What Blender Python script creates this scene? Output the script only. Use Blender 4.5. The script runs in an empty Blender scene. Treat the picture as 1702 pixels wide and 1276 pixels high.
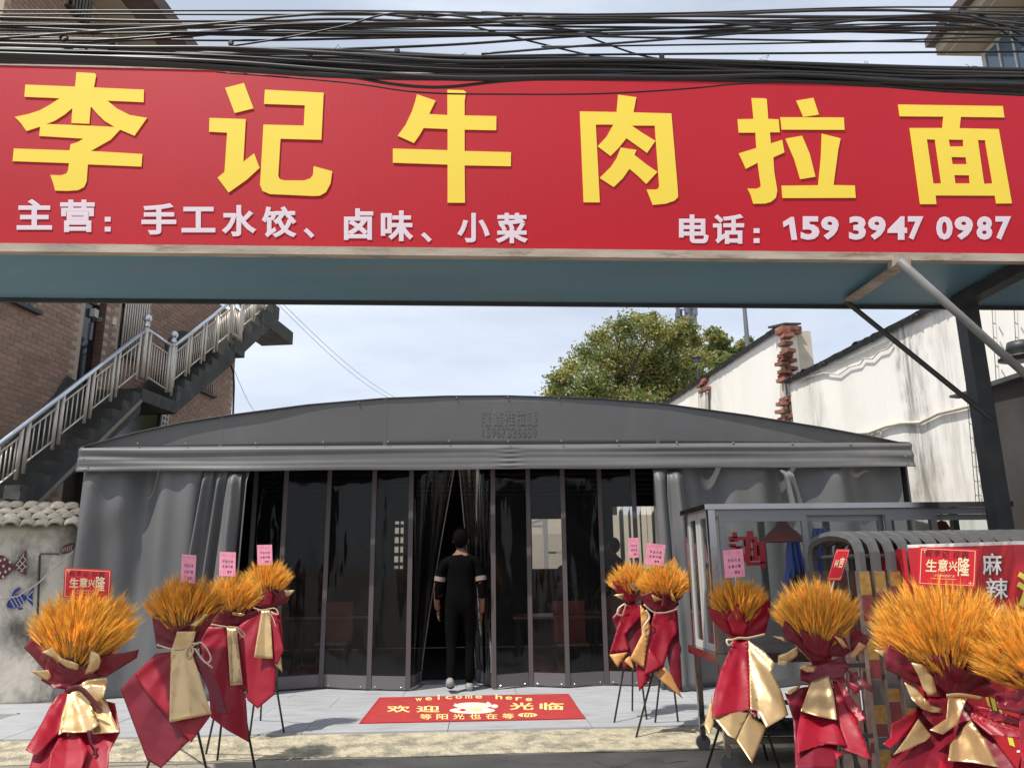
import bpy, bmesh, math, random
from math import sin, cos, tan, pi, radians, sqrt, atan2
from mathutils import Vector, Matrix, noise
from mathutils.geometry import tessellate_polygon
random.seed(7)
S = bpy.context.scene
COL = S.collection

# ------------------------------------------------------------------ camera
CAM_H, FPX = 1.35, 1278.0
PIT, YAW, ROL = radians(13.5), radians(2.4), radians(.72)
FW = Vector((sin(YAW)*cos(PIT), cos(YAW)*cos(PIT), sin(PIT)))
R0 = Vector((cos(YAW), -sin(YAW), 0)); U0 = R0.cross(FW)
CR = cos(ROL)*R0 - sin(ROL)*U0; CU = sin(ROL)*R0 + cos(ROL)*U0
C0 = Vector((0, 0, CAM_H))
cd = bpy.data.cameras.new('camera'); cam = bpy.data.objects.new('camera', cd); COL.objects.link(cam)
M = Matrix((CR, CU, -FW)).transposed().to_4x4(); M.translation = C0
cam.matrix_world = M
cd.sensor_fit = 'HORIZONTAL'; cd.sensor_width = 36; cd.lens = 36*FPX/1702; cd.clip_end = 2000; cd.clip_start = .05
S.camera = cam
# ------------------------------------------------------------------ sky + sun
SUNV = Vector((-.45, -.34, 1.0)).normalized()      # towards the sun
elev = math.asin(SUNV.z); azim = atan2(SUNV.x, SUNV.y)
W = bpy.data.worlds.new('World'); S.world = W; W.use_nodes = True
nt = W.node_tree; nt.nodes.clear()
wo = nt.nodes.new('ShaderNodeOutputWorld'); bg = nt.nodes.new('ShaderNodeBackground')
sk = nt.nodes.new('ShaderNodeTexSky'); sk.sky_type = 'NISHITA'; sk.sun_disc = False
sk.sun_elevation = elev; sk.sun_rotation = azim; sk.dust_density = 2.5; sk.air_density = 1.0; sk.ozone_density = 1.5
tc = nt.nodes.new('ShaderNodeTexCoord'); mp = nt.nodes.new('ShaderNodeMapping'); mp.inputs['Scale'].default_value = (1.2, 2.2, 5)
nz = nt.nodes.new('ShaderNodeTexNoise'); nz.inputs['Scale'].default_value = 1.6; nz.inputs['Detail'].default_value = 7; nz.inputs['Roughness'].default_value = .55
cr = nt.nodes.new('ShaderNodeValToRGB'); cr.color_ramp.elements[0].position = .33; cr.color_ramp.elements[0].color = (.5, .5, .5, 1)
cr.color_ramp.elements[1].position = .72; cr.color_ramp.elements[1].color = (.95, .95, .95, 1)
mx = nt.nodes.new('ShaderNodeMix'); mx.data_type = 'RGBA'
mx.inputs['B'].default_value = (7.0, 7.6, 8.6, 1)
nt.links.new(tc.outputs['Generated'], mp.inputs[0]); nt.links.new(mp.outputs[0], nz.inputs[0]); nt.links.new(nz.outputs[0], cr.inputs[0])
nt.links.new(cr.outputs[0], mx.inputs['Factor']); nt.links.new(sk.outputs[0], mx.inputs['A'])
nt.links.new(mx.outputs['Result'], bg.inputs[0]); bg.inputs[1].default_value = .115
nt.links.new(bg.outputs[0], wo.inputs[0])
sl = bpy.data.lights.new('sun', 'SUN'); sl.energy = 4.3; sl.angle = radians(.5); sl.color = (1, .95, .87)
so = bpy.data.objects.new('sun', sl); COL.objects.link(so); so.rotation_euler = SUNV.to_track_quat('Z', 'Y').to_euler(); so.location = (-4, -4, 10)
S.view_settings.view_transform = 'Standard'; S.view_settings.look = 'None'; S.view_settings.gamma = 1
S.view_settings.use_curve_mapping = False; S.view_settings.exposure = .2
S.cycles.max_bounces = 8; S.cycles.transparent_max_bounces = 16

# ------------------------------------------------------------------ picture geometry helpers (1702x1276 pixels)
def ray(x, y): return FW*FPX + CR*(x-851) + CU*(638-y)
def atY(x, y, Y): r = ray(x, y); return C0 + r*(Y/r.y)
def atX(x, y, X): r = ray(x, y); return C0 + r*(X/r.x)
def atZ(x, y, Z): r = ray(x, y); return C0 + r*((Z-CAM_H)/r.z)
def onP(x, y, p, n): r = ray(x, y); return C0 + r*((p-C0).dot(n)/r.dot(n))
def proj(P): d = Vector(P)-C0; z = d.dot(FW); return (851+FPX*d.dot(CR)/z, 638-FPX*d.dot(CU)/z)

# ------------------------------------------------------------------ materials
MATS = {}
def mat(name, col, rough=.6, metal=0, var=.0, vscale=3, bump=0, bscale=60, island=0, spec=.5, trans=0, col2=None, c2scale=4, c2pos=(.45, .6), stretch=None, coat=0, detail=5, sheen=0):
    m = bpy.data.materials.new(name); m.use_nodes = True; t = m.node_tree; N = t.nodes; L = t.links
    b = N['Principled BSDF']; b.inputs['Roughness'].default_value = rough; b.inputs['Metallic'].default_value = metal
    b.inputs['Specular IOR Level'].default_value = spec; b.inputs['Coat Weight'].default_value = coat
    g = N.new('ShaderNodeNewGeometry'); vec = g.outputs['Position']
    if stretch:
        mp_ = N.new('ShaderNodeMapping'); mp_.inputs['Scale'].default_value = stretch; L.new(vec, mp_.inputs[0]); vec = mp_.outputs[0]
    rgb = N.new('ShaderNodeRGB'); rgb.outputs[0].default_value = (*col, 1); cur = rgb.outputs[0]
    if col2:
        n = N.new('ShaderNodeTexNoise'); n.inputs['Scale'].default_value = c2scale; n.inputs['Detail'].default_value = 8; n.inputs['Roughness'].default_value = .65; L.new(vec, n.inputs[0])
        r = N.new('ShaderNodeValToRGB'); r.color_ramp.elements[0].position = c2pos[0]; r.color_ramp.elements[1].position = c2pos[1]; L.new(n.outputs[0], r.inputs[0])
        x = N.new('ShaderNodeMix'); x.data_type = 'RGBA'; L.new(r.outputs[0], x.inputs['Factor']); L.new(cur, x.inputs['A']); x.inputs['B'].default_value = (*col2, 1); cur = x.outputs['Result']
    if var or island:
        h = N.new('ShaderNodeHueSaturation'); L.new(cur, h.inputs['Color']); cur = h.outputs[0]
        val = None
        if var:
            n = N.new('ShaderNodeTexNoise'); n.inputs['Scale'].default_value = vscale; n.inputs['Detail'].default_value = detail; L.new(vec, n.inputs[0])
            q = N.new('ShaderNodeMapRange'); q.inputs['From Min'].default_value = .25; q.inputs['From Max'].default_value = .75
            q.inputs['To Min'].default_value = 1-var; q.inputs['To Max'].default_value = 1+var; L.new(n.outputs[0], q.inputs[0]); val = q.outputs[0]
        if island:
            q2 = N.new('ShaderNodeMapRange'); q2.inputs['To Min'].default_value = 1-island; q2.inputs['To Max'].default_value = 1+island
            ad = N.new('ShaderNodeObjectInfo'); s_ = N.new('ShaderNodeMath'); s_.operation = 'ADD'; L.new(g.outputs['Random Per Island'], s_.inputs[0]); L.new(ad.outputs['Random'], s_.inputs[1])
            f_ = N.new('ShaderNodeMath'); f_.operation = 'FRACT'; L.new(s_.outputs[0], f_.inputs[0]); L.new(f_.outputs[0], q2.inputs[0])
            if val is None: val = q2.outputs[0]
            else:
                mm = N.new('ShaderNodeMath'); mm.operation = 'MULTIPLY'; L.new(val, mm.inputs[0]); L.new(q2.outputs[0], mm.inputs[1]); val = mm.outputs[0]
        L.new(val, h.inputs['Value'])
    L.new(cur, b.inputs['Base Color'])
    if bump:
        n = N.new('ShaderNodeTexNoise'); n.inputs['Scale'].default_value = bscale; n.inputs['Detail'].default_value = 4; L.new(vec, n.inputs[0])
        bu = N.new('ShaderNodeBump'); bu.inputs['Strength'].default_value = 1; bu.inputs['Distance'].default_value = bump; L.new(n.outputs[0], bu.inputs['Height']); L.new(bu.outputs[0], b.inputs['Normal'])
    if trans:
        o = N['Material Output']; tr = N.new('ShaderNodeBsdfTranslucent'); L.new(cur, tr.inputs[0]); ms = N.new('ShaderNodeMixShader'); ms.inputs[0].default_value = trans
        L.new(b.outputs[0], ms.inputs[1]); L.new(tr.outputs[0], ms.inputs[2]); L.new(ms.outputs[0], o.inputs[0])
    MATS[name] = m
    return m
def clear(name, tint, refl, rough=.03, bump=0, bscale=3, stretch=(1, 1, 1), haze=0, hazecol=(.3, .3, .3)):
    m = bpy.data.materials.new(name); m.use_nodes = True; t = m.node_tree; N = t.nodes; L = t.links; N.remove(N['Principled BSDF'])
    o = N['Material Output']; tr = N.new('ShaderNodeBsdfTransparent'); tr.inputs[0].default_value = (*tint, 1)
    gl = N.new('ShaderNodeBsdfGlossy'); gl.inputs['Roughness'].default_value = rough; fr = N.new('ShaderNodeFresnel'); fr.inputs[0].default_value = 1.5
    mu = N.new('ShaderNodeMath'); mu.operation = 'MULTIPLY'; mu.inputs[1].default_value = refl; mu.use_clamp = True; L.new(fr.outputs[0], mu.inputs[0])
    ms = N.new('ShaderNodeMixShader'); L.new(mu.outputs[0], ms.inputs[0])
    base = tr.outputs[0]
    if haze:
        df = N.new('ShaderNodeBsdfDiffuse'); df.inputs[0].default_value = (*hazecol, 1); m2 = N.new('ShaderNodeMixShader'); m2.inputs[0].default_value = haze
        L.new(tr.outputs[0], m2.inputs[1]); L.new(df.outputs[0], m2.inputs[2]); base = m2.outputs[0]
    L.new(base, ms.inputs[1]); L.new(gl.outputs[0], ms.inputs[2]); L.new(ms.outputs[0], o.inputs[0])
    if bump:
        g = N.new('ShaderNodeNewGeometry'); mp_ = N.new('ShaderNodeMapping'); mp_.inputs['Scale'].default_value = stretch; L.new(g.outputs['Position'], mp_.inputs[0])
        n = N.new('ShaderNodeTexNoise'); n.inputs['Scale'].default_value = bscale; n.inputs['Detail'].default_value = 3; L.new(mp_.outputs[0], n.inputs[0])
        bu = N.new('ShaderNodeBump'); bu.inputs['Distance'].default_value = bump; L.new(n.outputs[0], bu.inputs['Height'])
        L.new(bu.outputs[0], gl.inputs['Normal']); L.new(bu.outputs[0], fr.inputs['Normal'])
    return m

m_concrete = mat('concrete_road', (.285, .262, .215), .9, var=.2, vscale=2.2, bump=.006, bscale=45, col2=(.19, .178, .15), c2scale=1.6, c2pos=(.42, .72), detail=10)
m_apron = mat('concrete_apron', (.43, .38, .27), .9, var=.28, vscale=9, bump=.022, bscale=34, col2=(.24, .22, .165), c2scale=6.5, c2pos=(.47, .60), detail=10)
m_riser = mat('stained_riser', (.33, .31, .22), .9, var=.25, vscale=9, bump=.004)
m_tile = mat('marble_tile', (.41, .42, .44), .42, var=.13, vscale=3, stretch=(1, 4, 1), island=.05, bump=.0004, bscale=20, col2=(.33, .325, .31), c2scale=2.2, c2pos=(.5, .75))
m_grout = mat('grout', (.22, .22, .21), .9)
m_soil = mat('rubble_soil', (.16, .14, .115), 1, var=.35, vscale=7, bump=.03, bscale=14)
m_tent = mat('grey_pvc', (.118, .119, .122), .5, var=.10, vscale=1.1, bump=.0025, bscale=9, spec=.42, col2=(.15, .145, .135), c2scale=1.4, c2pos=(.5, .75), stretch=(1, 1, .5))
m_tentshade = mat('grey_pvc_inner_shade', (.012, .012, .013), .9, spec=.1)  # tent cloth blackened, the interior shade is put into its colour
m_strip = mat('zip_strip', (.085, .07, .073), .6)
m_kick = mat('kick_panel', (.12, .108, .115), .55, var=.06, vscale=4)
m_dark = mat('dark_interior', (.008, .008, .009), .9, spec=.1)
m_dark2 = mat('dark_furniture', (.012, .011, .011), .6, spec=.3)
m_vinyl = clear('clear_vinyl', (.66, .66, .67), .6, .06, bump=.022, bscale=1.1, stretch=(2.6, 1, .8), haze=.012, hazecol=(.45, .43, .42))
m_glass = clear('window_glass', (.86, .89, .88), .35, .01, haze=.012, hazecol=(.5, .55, .5))
m_sign = mat('red_banner', (.47, .006, .018), .50, var=.05, vscale=1.2, bump=.0004, bscale=180, spec=.36)
def add_weave(m):
    t = m.node_tree; N = t.nodes; L = t.links; g = N.new('ShaderNodeNewGeometry')
    w = N.new('ShaderNodeTexWave'); w.inputs['Scale'].default_value = 22; w.bands_direction = 'X'; L.new(g.outputs['Position'], w.inputs[0])
    b = [n for n in N if n.type == 'BUMP'][0]; b2 = N.new('ShaderNodeBump'); b2.inputs['Distance'].default_value = .00022
    L.new(w.outputs['Fac'], b2.inputs['Height']); L.new(b.outputs[0], b2.inputs['Normal']); L.new(b2.outputs[0], N['Principled BSDF'].inputs['Normal'])
add_weave(m_sign)
m_yellow = mat('yellow_letter', (.88, .66, .07), .55, spec=.35)
m_pink = mat('white_letter', (.74, .62, .70), .5)
m_trim = mat('weathered_trim', (.40, .34, .28), .7, var=.3, vscale=5, stretch=(.6, 3, 3), col2=(.20, .13, .09), c2scale=3.5, c2pos=(.55, .68), bump=.002)
m_blue = mat('blue_steel_sheet', (.115, .245, .335), .45, var=.16, vscale=1.2, stretch=(.35, 1.5, 1), col2=(.17, .22, .24), c2scale=2.8, c2pos=(.55, .72), bump=.002, bscale=2.5)
m_steel_dark = mat('dark_painted_steel', (.035, .036, .037), .5, var=.3, vscale=8, col2=(.09, .06, .045), c2scale=9, c2pos=(.6, .75))
m_pipe = mat('grey_pipe', (.19, .19, .195), .45, var=.2, vscale=10)
m_flat = mat('rusty_flat_bar', (.33, .26, .21), .8, var=.25, vscale=7, col2=(.45, .40, .36), c2scale=8)
m_cable = mat('black_cable', (.022, .022, .024), .4, var=.3, vscale=2)
m_cable2 = mat('dusty_cable', (.055, .048, .043), .45, var=.3, vscale=2)
m_brick = mat('tan_facade_tile', (.29, .185, .135), .75, var=.12, vscale=3, island=.16, bump=.001, bscale=90)
m_brick2 = mat('dark_facade_tile', (.13, .065, .045), .7, var=.12, vscale=3, island=.15)
m_mortar = mat('pale_mortar', (.42, .33, .26), .95)
m_mortar_d = mat('dark_mortar', (.08, .06, .05), .95)
m_stair = mat('mossy_stair_concrete', (.05, .049, .045), .9, var=.35, vscale=4, col2=(.13, .125, .115), c2scale=3, c2pos=(.55, .75), bump=.004, bscale=30)
m_stair2 = mat('pale_stair_render', (.25, .22, .17), .9, var=.15, vscale=5)
m_inox = mat('stainless_tube', (.60, .54, .46), .35, metal=.35, var=.08, vscale=9)
m_inoxb = mat('polished_stainless', (.62, .65, .70), .2, metal=.7)
m_white = mat('whitewashed_wall', (.82, .79, .73), .95, var=.05, vscale=1.4, col2=(.68, .62, .53), c2scale=.8, c2pos=(.52, .8), stretch=(1, 1, .3), bump=.006, bscale=14, detail=8, spec=.2)
m_stain = mat('sooty_streak', (.42, .385, .33), .95, var=.4, vscale=6, stretch=(1.5, 1.5, .35), col2=(.72, .68, .61), c2scale=2.2, c2pos=(.46, .58))
m_rbrick = mat('raw_red_brick', (.24, .10, .07), .95, var=.45, vscale=11, island=.3, bump=.004, bscale=50)
m_slate = mat('dark_roof_tile', (.055, .055, .06), .85, var=.3, vscale=10, island=.3)
m_ptile = mat('pale_roof_tile', (.17, .155, .13), .9, var=.4, vscale=16, island=.25, bump=.003, bscale=60)
m_oldwall = mat('dirty_lime_wall', (.62, .57, .49), .95, var=.15, vscale=4, col2=(.15, .13, .11), c2scale=2.2, c2pos=(.45, .64), bump=.006, bscale=14, stretch=(1, 1, .7))
m_grimewall = mat('grimy_concrete', (.12, .112, .10), .95, var=.35, vscale=3, stretch=(1, 1, .5), bump=.008, bscale=12, col2=(.2, .185, .165), c2scale=2.4, c2pos=(.5, .7))
m_cream = mat('cream_concrete', (.55, .50, .42), .9, var=.15, vscale=5)
m_maroon = mat('maroon_paint', (.13, .035, .04), .8, var=.2, vscale=30)
m_fblue = mat('blue_paint', (.03, .045, .27), .8, var=.2, vscale=30)
m_chalk = mat('chalk_paint', (.55, .51, .46), .9)
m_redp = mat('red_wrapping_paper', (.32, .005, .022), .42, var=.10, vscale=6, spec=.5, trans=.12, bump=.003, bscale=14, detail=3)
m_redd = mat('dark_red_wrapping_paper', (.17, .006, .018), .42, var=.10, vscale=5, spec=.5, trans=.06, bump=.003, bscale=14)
m_gold = mat('gold_wrapping_paper', (.62, .43, .215), .33, metal=.65, var=.06, vscale=6, spec=.6, bump=.0025, bscale=13)
m_orangep = mat('orange_kraft_paper', (.72, .36, .12), .5, var=.06, trans=.15)
m_ribbon = mat('cream_satin_ribbon', (.62, .48, .33), .35, metal=.1, var=.1, vscale=20)
m_ribd = mat('dark_satin_ribbon', (.09, .012, .015), .3)
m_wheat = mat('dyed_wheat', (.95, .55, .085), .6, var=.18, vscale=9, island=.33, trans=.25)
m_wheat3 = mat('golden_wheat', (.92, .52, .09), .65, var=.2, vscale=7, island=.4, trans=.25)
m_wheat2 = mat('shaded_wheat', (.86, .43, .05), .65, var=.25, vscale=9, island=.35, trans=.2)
m_stem = mat('wheat_stem', (.42, .30, .09), .7, island=.3)
m_leg = mat('black_stand_tube', (.028, .03, .026), .45)
m_card = mat('red_card', (.62, .012, .025), .4, var=.03)
m_cardp = mat('pink_card', (.86, .33, .46), .5, var=.14, vscale=28, detail=3)
m_cardp2 = mat('deep_pink_print', (.75, .14, .28), .5)
m_ink = mat('black_ink', (.02, .012, .015), .5)
m_gilt = mat('gilt_print', (.92, .76, .47), .4)
m_mat = mat('red_door_mat', (.38, .03, .03), .9, var=.14, vscale=9, bump=.002, bscale=200, detail=9)
m_matp = mat('mat_yellow_print', (.85, .66, .25), .8, var=.12, vscale=25)
m_matw = mat('mat_white_print', (.72, .60, .52), .8, var=.06, vscale=25)
m_alu = mat('grey_aluminium_frame', (.27, .27, .27), .42, metal=.35, var=.04)
m_chrome = mat('cart_stainless', (.36, .35, .345), .2, metal=1, var=.1, vscale=6, bump=.0015, bscale=7)
m_rubber = mat('rubber', (.03, .03, .03), .7)
m_caster = mat('grey_caster', (.16, .16, .17), .4)
m_lampred = mat('red_enamel', (.42, .02, .02), .5, spec=.3)
m_redsticker = mat('red_sticker', (.33, .015, .025), .5)
m_cloth = mat('blue_work_jacket', (.17, .27, .85), .85, var=.12, vscale=12, trans=.08)
m_navy = mat('navy_cloth', (.012, .018, .06), .85)
m_gate = mat('gate_grey_cap', (.085, .084, .083), .5, var=.12, vscale=14)
m_gatel = mat('gate_brushed_leg', (.30, .27, .25), .35, metal=.6, var=.3, vscale=18)
m_gateg = mat('gate_gold_film', (.34, .20, .05), .4, metal=.3, var=.35, vscale=40)
m_gater = mat('gate_maroon_film', (.17, .03, .03), .4, var=.2, vscale=30)
m_boxred = mat('red_printed_board', (.46, .015, .025), .42, var=.06, vscale=4)
m_boxedge = mat('white_board_edge', (.7, .66, .62), .5, var=.2, vscale=20)
m_whitetx = mat('white_print', (.85, .82, .80), .5)
m_yeltx = mat('yellow_green_print', (.75, .70, .10), .5)
m_greysh = mat('grey_print_shadow', (.08, .07, .07), .5)
m_black = mat('black_clothes', (.004, .004, .0045), 1, spec=.05)
m_skin = mat('skin', (.20, .105, .07), .7, spec=.2)
m_hair = mat('black_hair', (.005, .004, .004), 1, spec=.05)
m_shoe = mat('grey_shoe', (.25, .245, .24), .6, var=.1, vscale=30)
m_cuff = mat('pale_sleeve_stripe', (.22, .18, .155), .9)
m_leafs = [mat('leaf_olive', (.30, .30, .085), .6, island=.35, trans=.35), mat('leaf_green', (.18, .23, .07), .6, island=.35, trans=.3), mat('leaf_brownish', (.30, .23, .08), .6, island=.3, trans=.3)]
m_bark = mat('bark', (.09, .07, .05), .9, var=.3, vscale=9)
m_stencil = mat('faded_stencil', (.115, .107, .105), .55, var=.25, vscale=40)
m_stencil2 = mat('worn_stencil', (.135, .128, .127), .5, var=.12, vscale=40)
m_eave = mat('brown_eave', (.10, .07, .06), .7, var=.2, vscale=5)
m_soffit = mat('beige_soffit', (.36, .30, .22), .85, var=.06)
m_winfr = mat('white_window_frame', (.48, .48, .465), .5)
m_winbl = mat('blue_glass', (.075, .13, .20), .06, spec=.9, var=.1)
m_wblack = mat('black_pane', (.012, .013, .016), .08, spec=.8)
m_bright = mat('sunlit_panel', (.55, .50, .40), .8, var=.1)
m_antenna = mat('mast_grey', (.13, .14, .17), .6)
m_brass = mat('door_plate', (.35, .42, .40), .4, metal=.5)
m_eggplate = mat('ivory_plate', (.6, .55, .4), .5)

# ------------------------------------------------------------------ mesh builder
def wloc(o):
    v = Vector((0, 0, 0))
    while o is not None: v += o.location; o = o.parent
    return v
def link(name, me, mats, parent=None, loc=None):
    for m in (mats if isinstance(mats, (list, tuple)) else [mats]): me.materials.append(m)
    o = bpy.data.objects.new(name, me); COL.objects.link(o)
    if parent is not None: o.parent = parent
    if loc is not None: o.location = loc
    return o
class MB:
    def __init__(s): s.v = []; s.f = []; s.mi = []
    def add(s, vs, fs, mi=0):
        b = len(s.v); s.v += [tuple(v) for v in vs]; s.f += [tuple(i+b for i in f) for f in fs]; s.mi += [mi]*len(fs); return s
    def quad(s, a, b, c, d, mi=0): return s.add([a, b, c, d], [(0, 1, 2, 3)], mi)
    def box(s, lo, hi, mi=0):
        x0, y0, z0 = lo; x1, y1, z1 = hi
        return s.add([(x0,y0,z0),(x1,y0,z0),(x1,y1,z0),(x0,y1,z0),(x0,y0,z1),(x1,y0,z1),(x1,y1,z1),(x0,y1,z1)],
                     [(0,3,2,1),(4,5,6,7),(0,1,5,4),(1,2,6,5),(2,3,7,6),(3,0,4,7)], mi)
    def hexa(s, p, mi=0):   # 8 points, bottom ring then top ring
        return s.add(p, [(0,3,2,1),(4,5,6,7),(0,1,5,4),(1,2,6,5),(2,3,7,6),(3,0,4,7)], mi)
    def slab(s, pts, d, mi=0):   # planar polygon pushed along vector d (front stays on pts)
        n = len(pts); pts = [Vector(p) for p in pts]; d = Vector(d)
        tr = tessellate_polygon([pts])
        s.add(pts + [p+d for p in pts], [tuple(t) for t in tr] + [tuple(i+n for i in reversed(t)) for t in tr] + [(i, (i+1) % n, (i+1) % n+n, i+n) for i in range(n)], mi)
        return s
    def tube(s, pts, r, n=8, mi=0, caps=True):
        pts = [Vector(p) for p in pts]; k = len(pts); rr = r if isinstance(r, (list, tuple)) else [r]*k
        up = None; vs = []
        for i, p in enumerate(pts):
            t = (pts[min(i+1, k-1)]-pts[max(i-1, 0)]).normalized()
            if up is None: a = Vector((0, 0, 1)) if abs(t.z) < .9 else Vector((1, 0, 0)); up = (a - t*a.dot(t)).normalized()
            else:
                u2 = up - t*up.dot(t)
                up = u2.normalized() if u2.length > 1e-6 else up
            w = t.cross(up)
            for j in range(n): a = 2*pi*j/n; vs.append(p + (up*cos(a)+w*sin(a))*rr[i])
        fs = [(i*n+j, i*n+(j+1) % n, (i+1)*n+(j+1) % n, (i+1)*n+j) for i in range(k-1) for j in range(n)]
        if caps: fs += [tuple(range(n-1, -1, -1)), tuple(range((k-1)*n, k*n))]
        return s.add(vs, fs, mi)
    def bar(s, a, b, w, h, side=None, mi=0):  # rectangular bar from a to b
        a, b = Vector(a), Vector(b); t = (b-a).normalized()
        sd = Vector(side) if side is not None else Vector((0, 0, 1)) if abs(t.z) < .9 else Vector((1, 0, 0))
        u = (sd - t*sd.dot(t)).normalized()*h/2; v = t.cross(u).normalized()*w/2
        return s.hexa([a-u-v, a-u+v, a+u+v, a+u-v, b-u-v, b-u+v, b+u+v, b+u-v], mi)
    def lathe(s, c, prof, n=16, mi=0, axis=(0, 0, 1)):
        c = Vector(c); ax = Vector(axis).normalized(); q = Vector((0, 0, 1)).rotation_difference(ax)
        vs = [c + q @ Vector((r*cos(2*pi*j/n), r*sin(2*pi*j/n), z)) for r, z in prof for j in range(n)]
        k = len(prof); fs = [(i*n+j, i*n+(j+1) % n, (i+1)*n+(j+1) % n, (i+1)*n+j) for i in range(k-1) for j in range(n)]
        return s.add(vs, fs, mi)
    def ball(s, c, r, n=8, sq=(1, 1, 1), mi=0):
        c = Vector(c); m = n//2; vs = []
        for i in range(1, m):
            a = pi*i/m
            for j in range(n): vs.append(c+Vector((r*sq[0]*sin(a)*cos(2*pi*j/n), r*sq[1]*sin(a)*sin(2*pi*j/n), r*sq[2]*cos(a))))
        top = len(vs); vs += [c+Vector((0, 0, r*sq[2])), c-Vector((0, 0, r*sq[2]))]
        fs = [(i*n+j, (i+1)*n+j, (i+1)*n+(j+1) % n, i*n+(j+1) % n) for i in range(m-2) for j in range(n)]
        fs += [(top, j, (j+1) % n) for j in range(n)] + [(top+1, (m-2)*n+(j+1) % n, (m-2)*n+j) for j in range(n)]
        return s.add(vs, fs, mi)
    def grid(s, fn, nu, nv, mi=0):
        vs = [fn(i/nu, j/nv) for j in range(nv+1) for i in range(nu+1)]
        return s.add(vs, [(j*(nu+1)+i, j*(nu+1)+i+1, (j+1)*(nu+1)+i+1, (j+1)*(nu+1)+i) for j in range(nv) for i in range(nu)], mi)
    def build(s, name, mats, parent=None, smooth=False, kind=None, label=None, solid=0, flip=False):
        off = wloc(parent) if parent is not None else Vector((0, 0, 0))
        me = bpy.data.meshes.new(name); me.from_pydata([(v[0]-off.x, v[1]-off.y, v[2]-off.z) for v in s.v], [], s.f)
        me.validate()
        if s.mi and max(s.mi) > 0 and len(me.polygons) == len(s.mi): me.polygons.foreach_set('material_index', s.mi)
        if smooth: me.polygons.foreach_set('use_smooth', [True]*len(me.polygons))
        o = link(name, me, mats, parent)
        if solid: md = o.modifiers.new('thickness', 'SOLIDIFY'); md.thickness = solid; md.offset = 0
        if kind: o['kind'] = kind
        if label: o['label'] = label
        return o
def thing(name, label, cat, loc, group=None):
    o = bpy.data.objects.new(name, None); COL.objects.link(o); o.location = loc; o.empty_display_size = .1
    o['label'] = label; o['category'] = cat
    if group: o['group'] = group
    return o
def tag(o, label, cat, group=None):
    o['label'] = label; o['category'] = cat
    if group: o['group'] = group
    return o
def put(src, name, parent, loc):   # a piece sharing mesh data
    o = bpy.data.objects.new(name, src); COL.objects.link(o); o.parent = parent; o.location = Vector(loc) - wloc(parent); return o

# ------------------------------------------------------------------ lettering
_tcache = {}
def glyph(ch, bold=0.0):
    """letter outline filled by the font; weight is added as a low bevel round the outline, so it stays a clean mesh"""
    k = (ch, bold)
    if k in _tcache: return _tcache[k]
    c = bpy.data.curves.new('txt', 'FONT'); c.body = ch; c.size = 1; c.resolution_u = 3; c.bevel_depth = bold; c.bevel_resolution = 0
    o = bpy.data.objects.new('txt', c); COL.objects.link(o); dg = bpy.context.evaluated_depsgraph_get(); dg.update()
    me = bpy.data.meshes.new_from_object(o.evaluated_get(dg)); vs = [tuple(v.co) for v in me.vertices]
    fs = [tuple(p.vertices) for p in me.polygons if p.center.z > -1e-5 and (bold == 0 or p.center.z > bold*.2)]
    bpy.data.objects.remove(o); bpy.data.curves.remove(c); bpy.data.meshes.remove(me)
    if vs:
        x0 = min(v[0] for v in vs); x1 = max(v[0] for v in vs); y0 = min(v[1] for v in vs); y1 = max(v[1] for v in vs)
        vs = [((v[0]-x0)/max(x1-x0, 1e-6), (v[1]-y0)/max(y1-y0, 1e-6), v[2]*.07) for v in vs]
    _tcache[k] = (vs, fs); return vs, fs
def put_text(mb, ch, P, bold=0.0, mi=0):   # P(u,v) -> world point, u right, v up in 0..1
    o_, pu, pv = P(0, 0), P(1, 0), P(0, 1); n = (pu-o_).cross(pv-o_).normalized()*min((pu-o_).length, (pv-o_).length)
    if ch in 'l1': vs = [(.36, 0, 0), (.64, 0, 0), (.64, 1, 0), (.36, .92, 0)]; fs = [(0, 1, 2, 3)]
    else: vs, fs = glyph(ch, bold)
    mb.add([P(u, v)+n*w for u, v, w in vs], fs, mi)
def bilin(a, b, c, d):   # bottom-left, bottom-right, top-right, top-left
    a, b, c, d = map(Vector, (a, b, c, d))
    return lambda u, v: (a*(1-u)+b*u)*(1-v) + (d*(1-u)+c*u)*v

# ================================================================== GROUND
def gz(x, y): return 0
mb = MB(); mb.grid(lambda u, v: (-150+300*u, -60+360*v, 0), 2, 2)
o = mb.build('ground', m_concrete); o['kind'] = 'structure'
# sloping concrete apron in front of the tiled platform
PF = 6.86
mb = MB(); NX = 90
def apr(u, v):
    x = -6.5+9.3*u; n_ = noise.noise(Vector((x*1.3, v*2, 0)))*.05
    y = 6.24+n_*(1-v)+(PF-6.24)*v
    return (x, y, .004 + .044*v**.8 + .004*noise.noise(Vector((x*4, v*4, 3))))
mb.grid(apr, NX, 8); o = mb.build('apron', m_apron, smooth=True); o['kind'] = 'structure'
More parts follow.
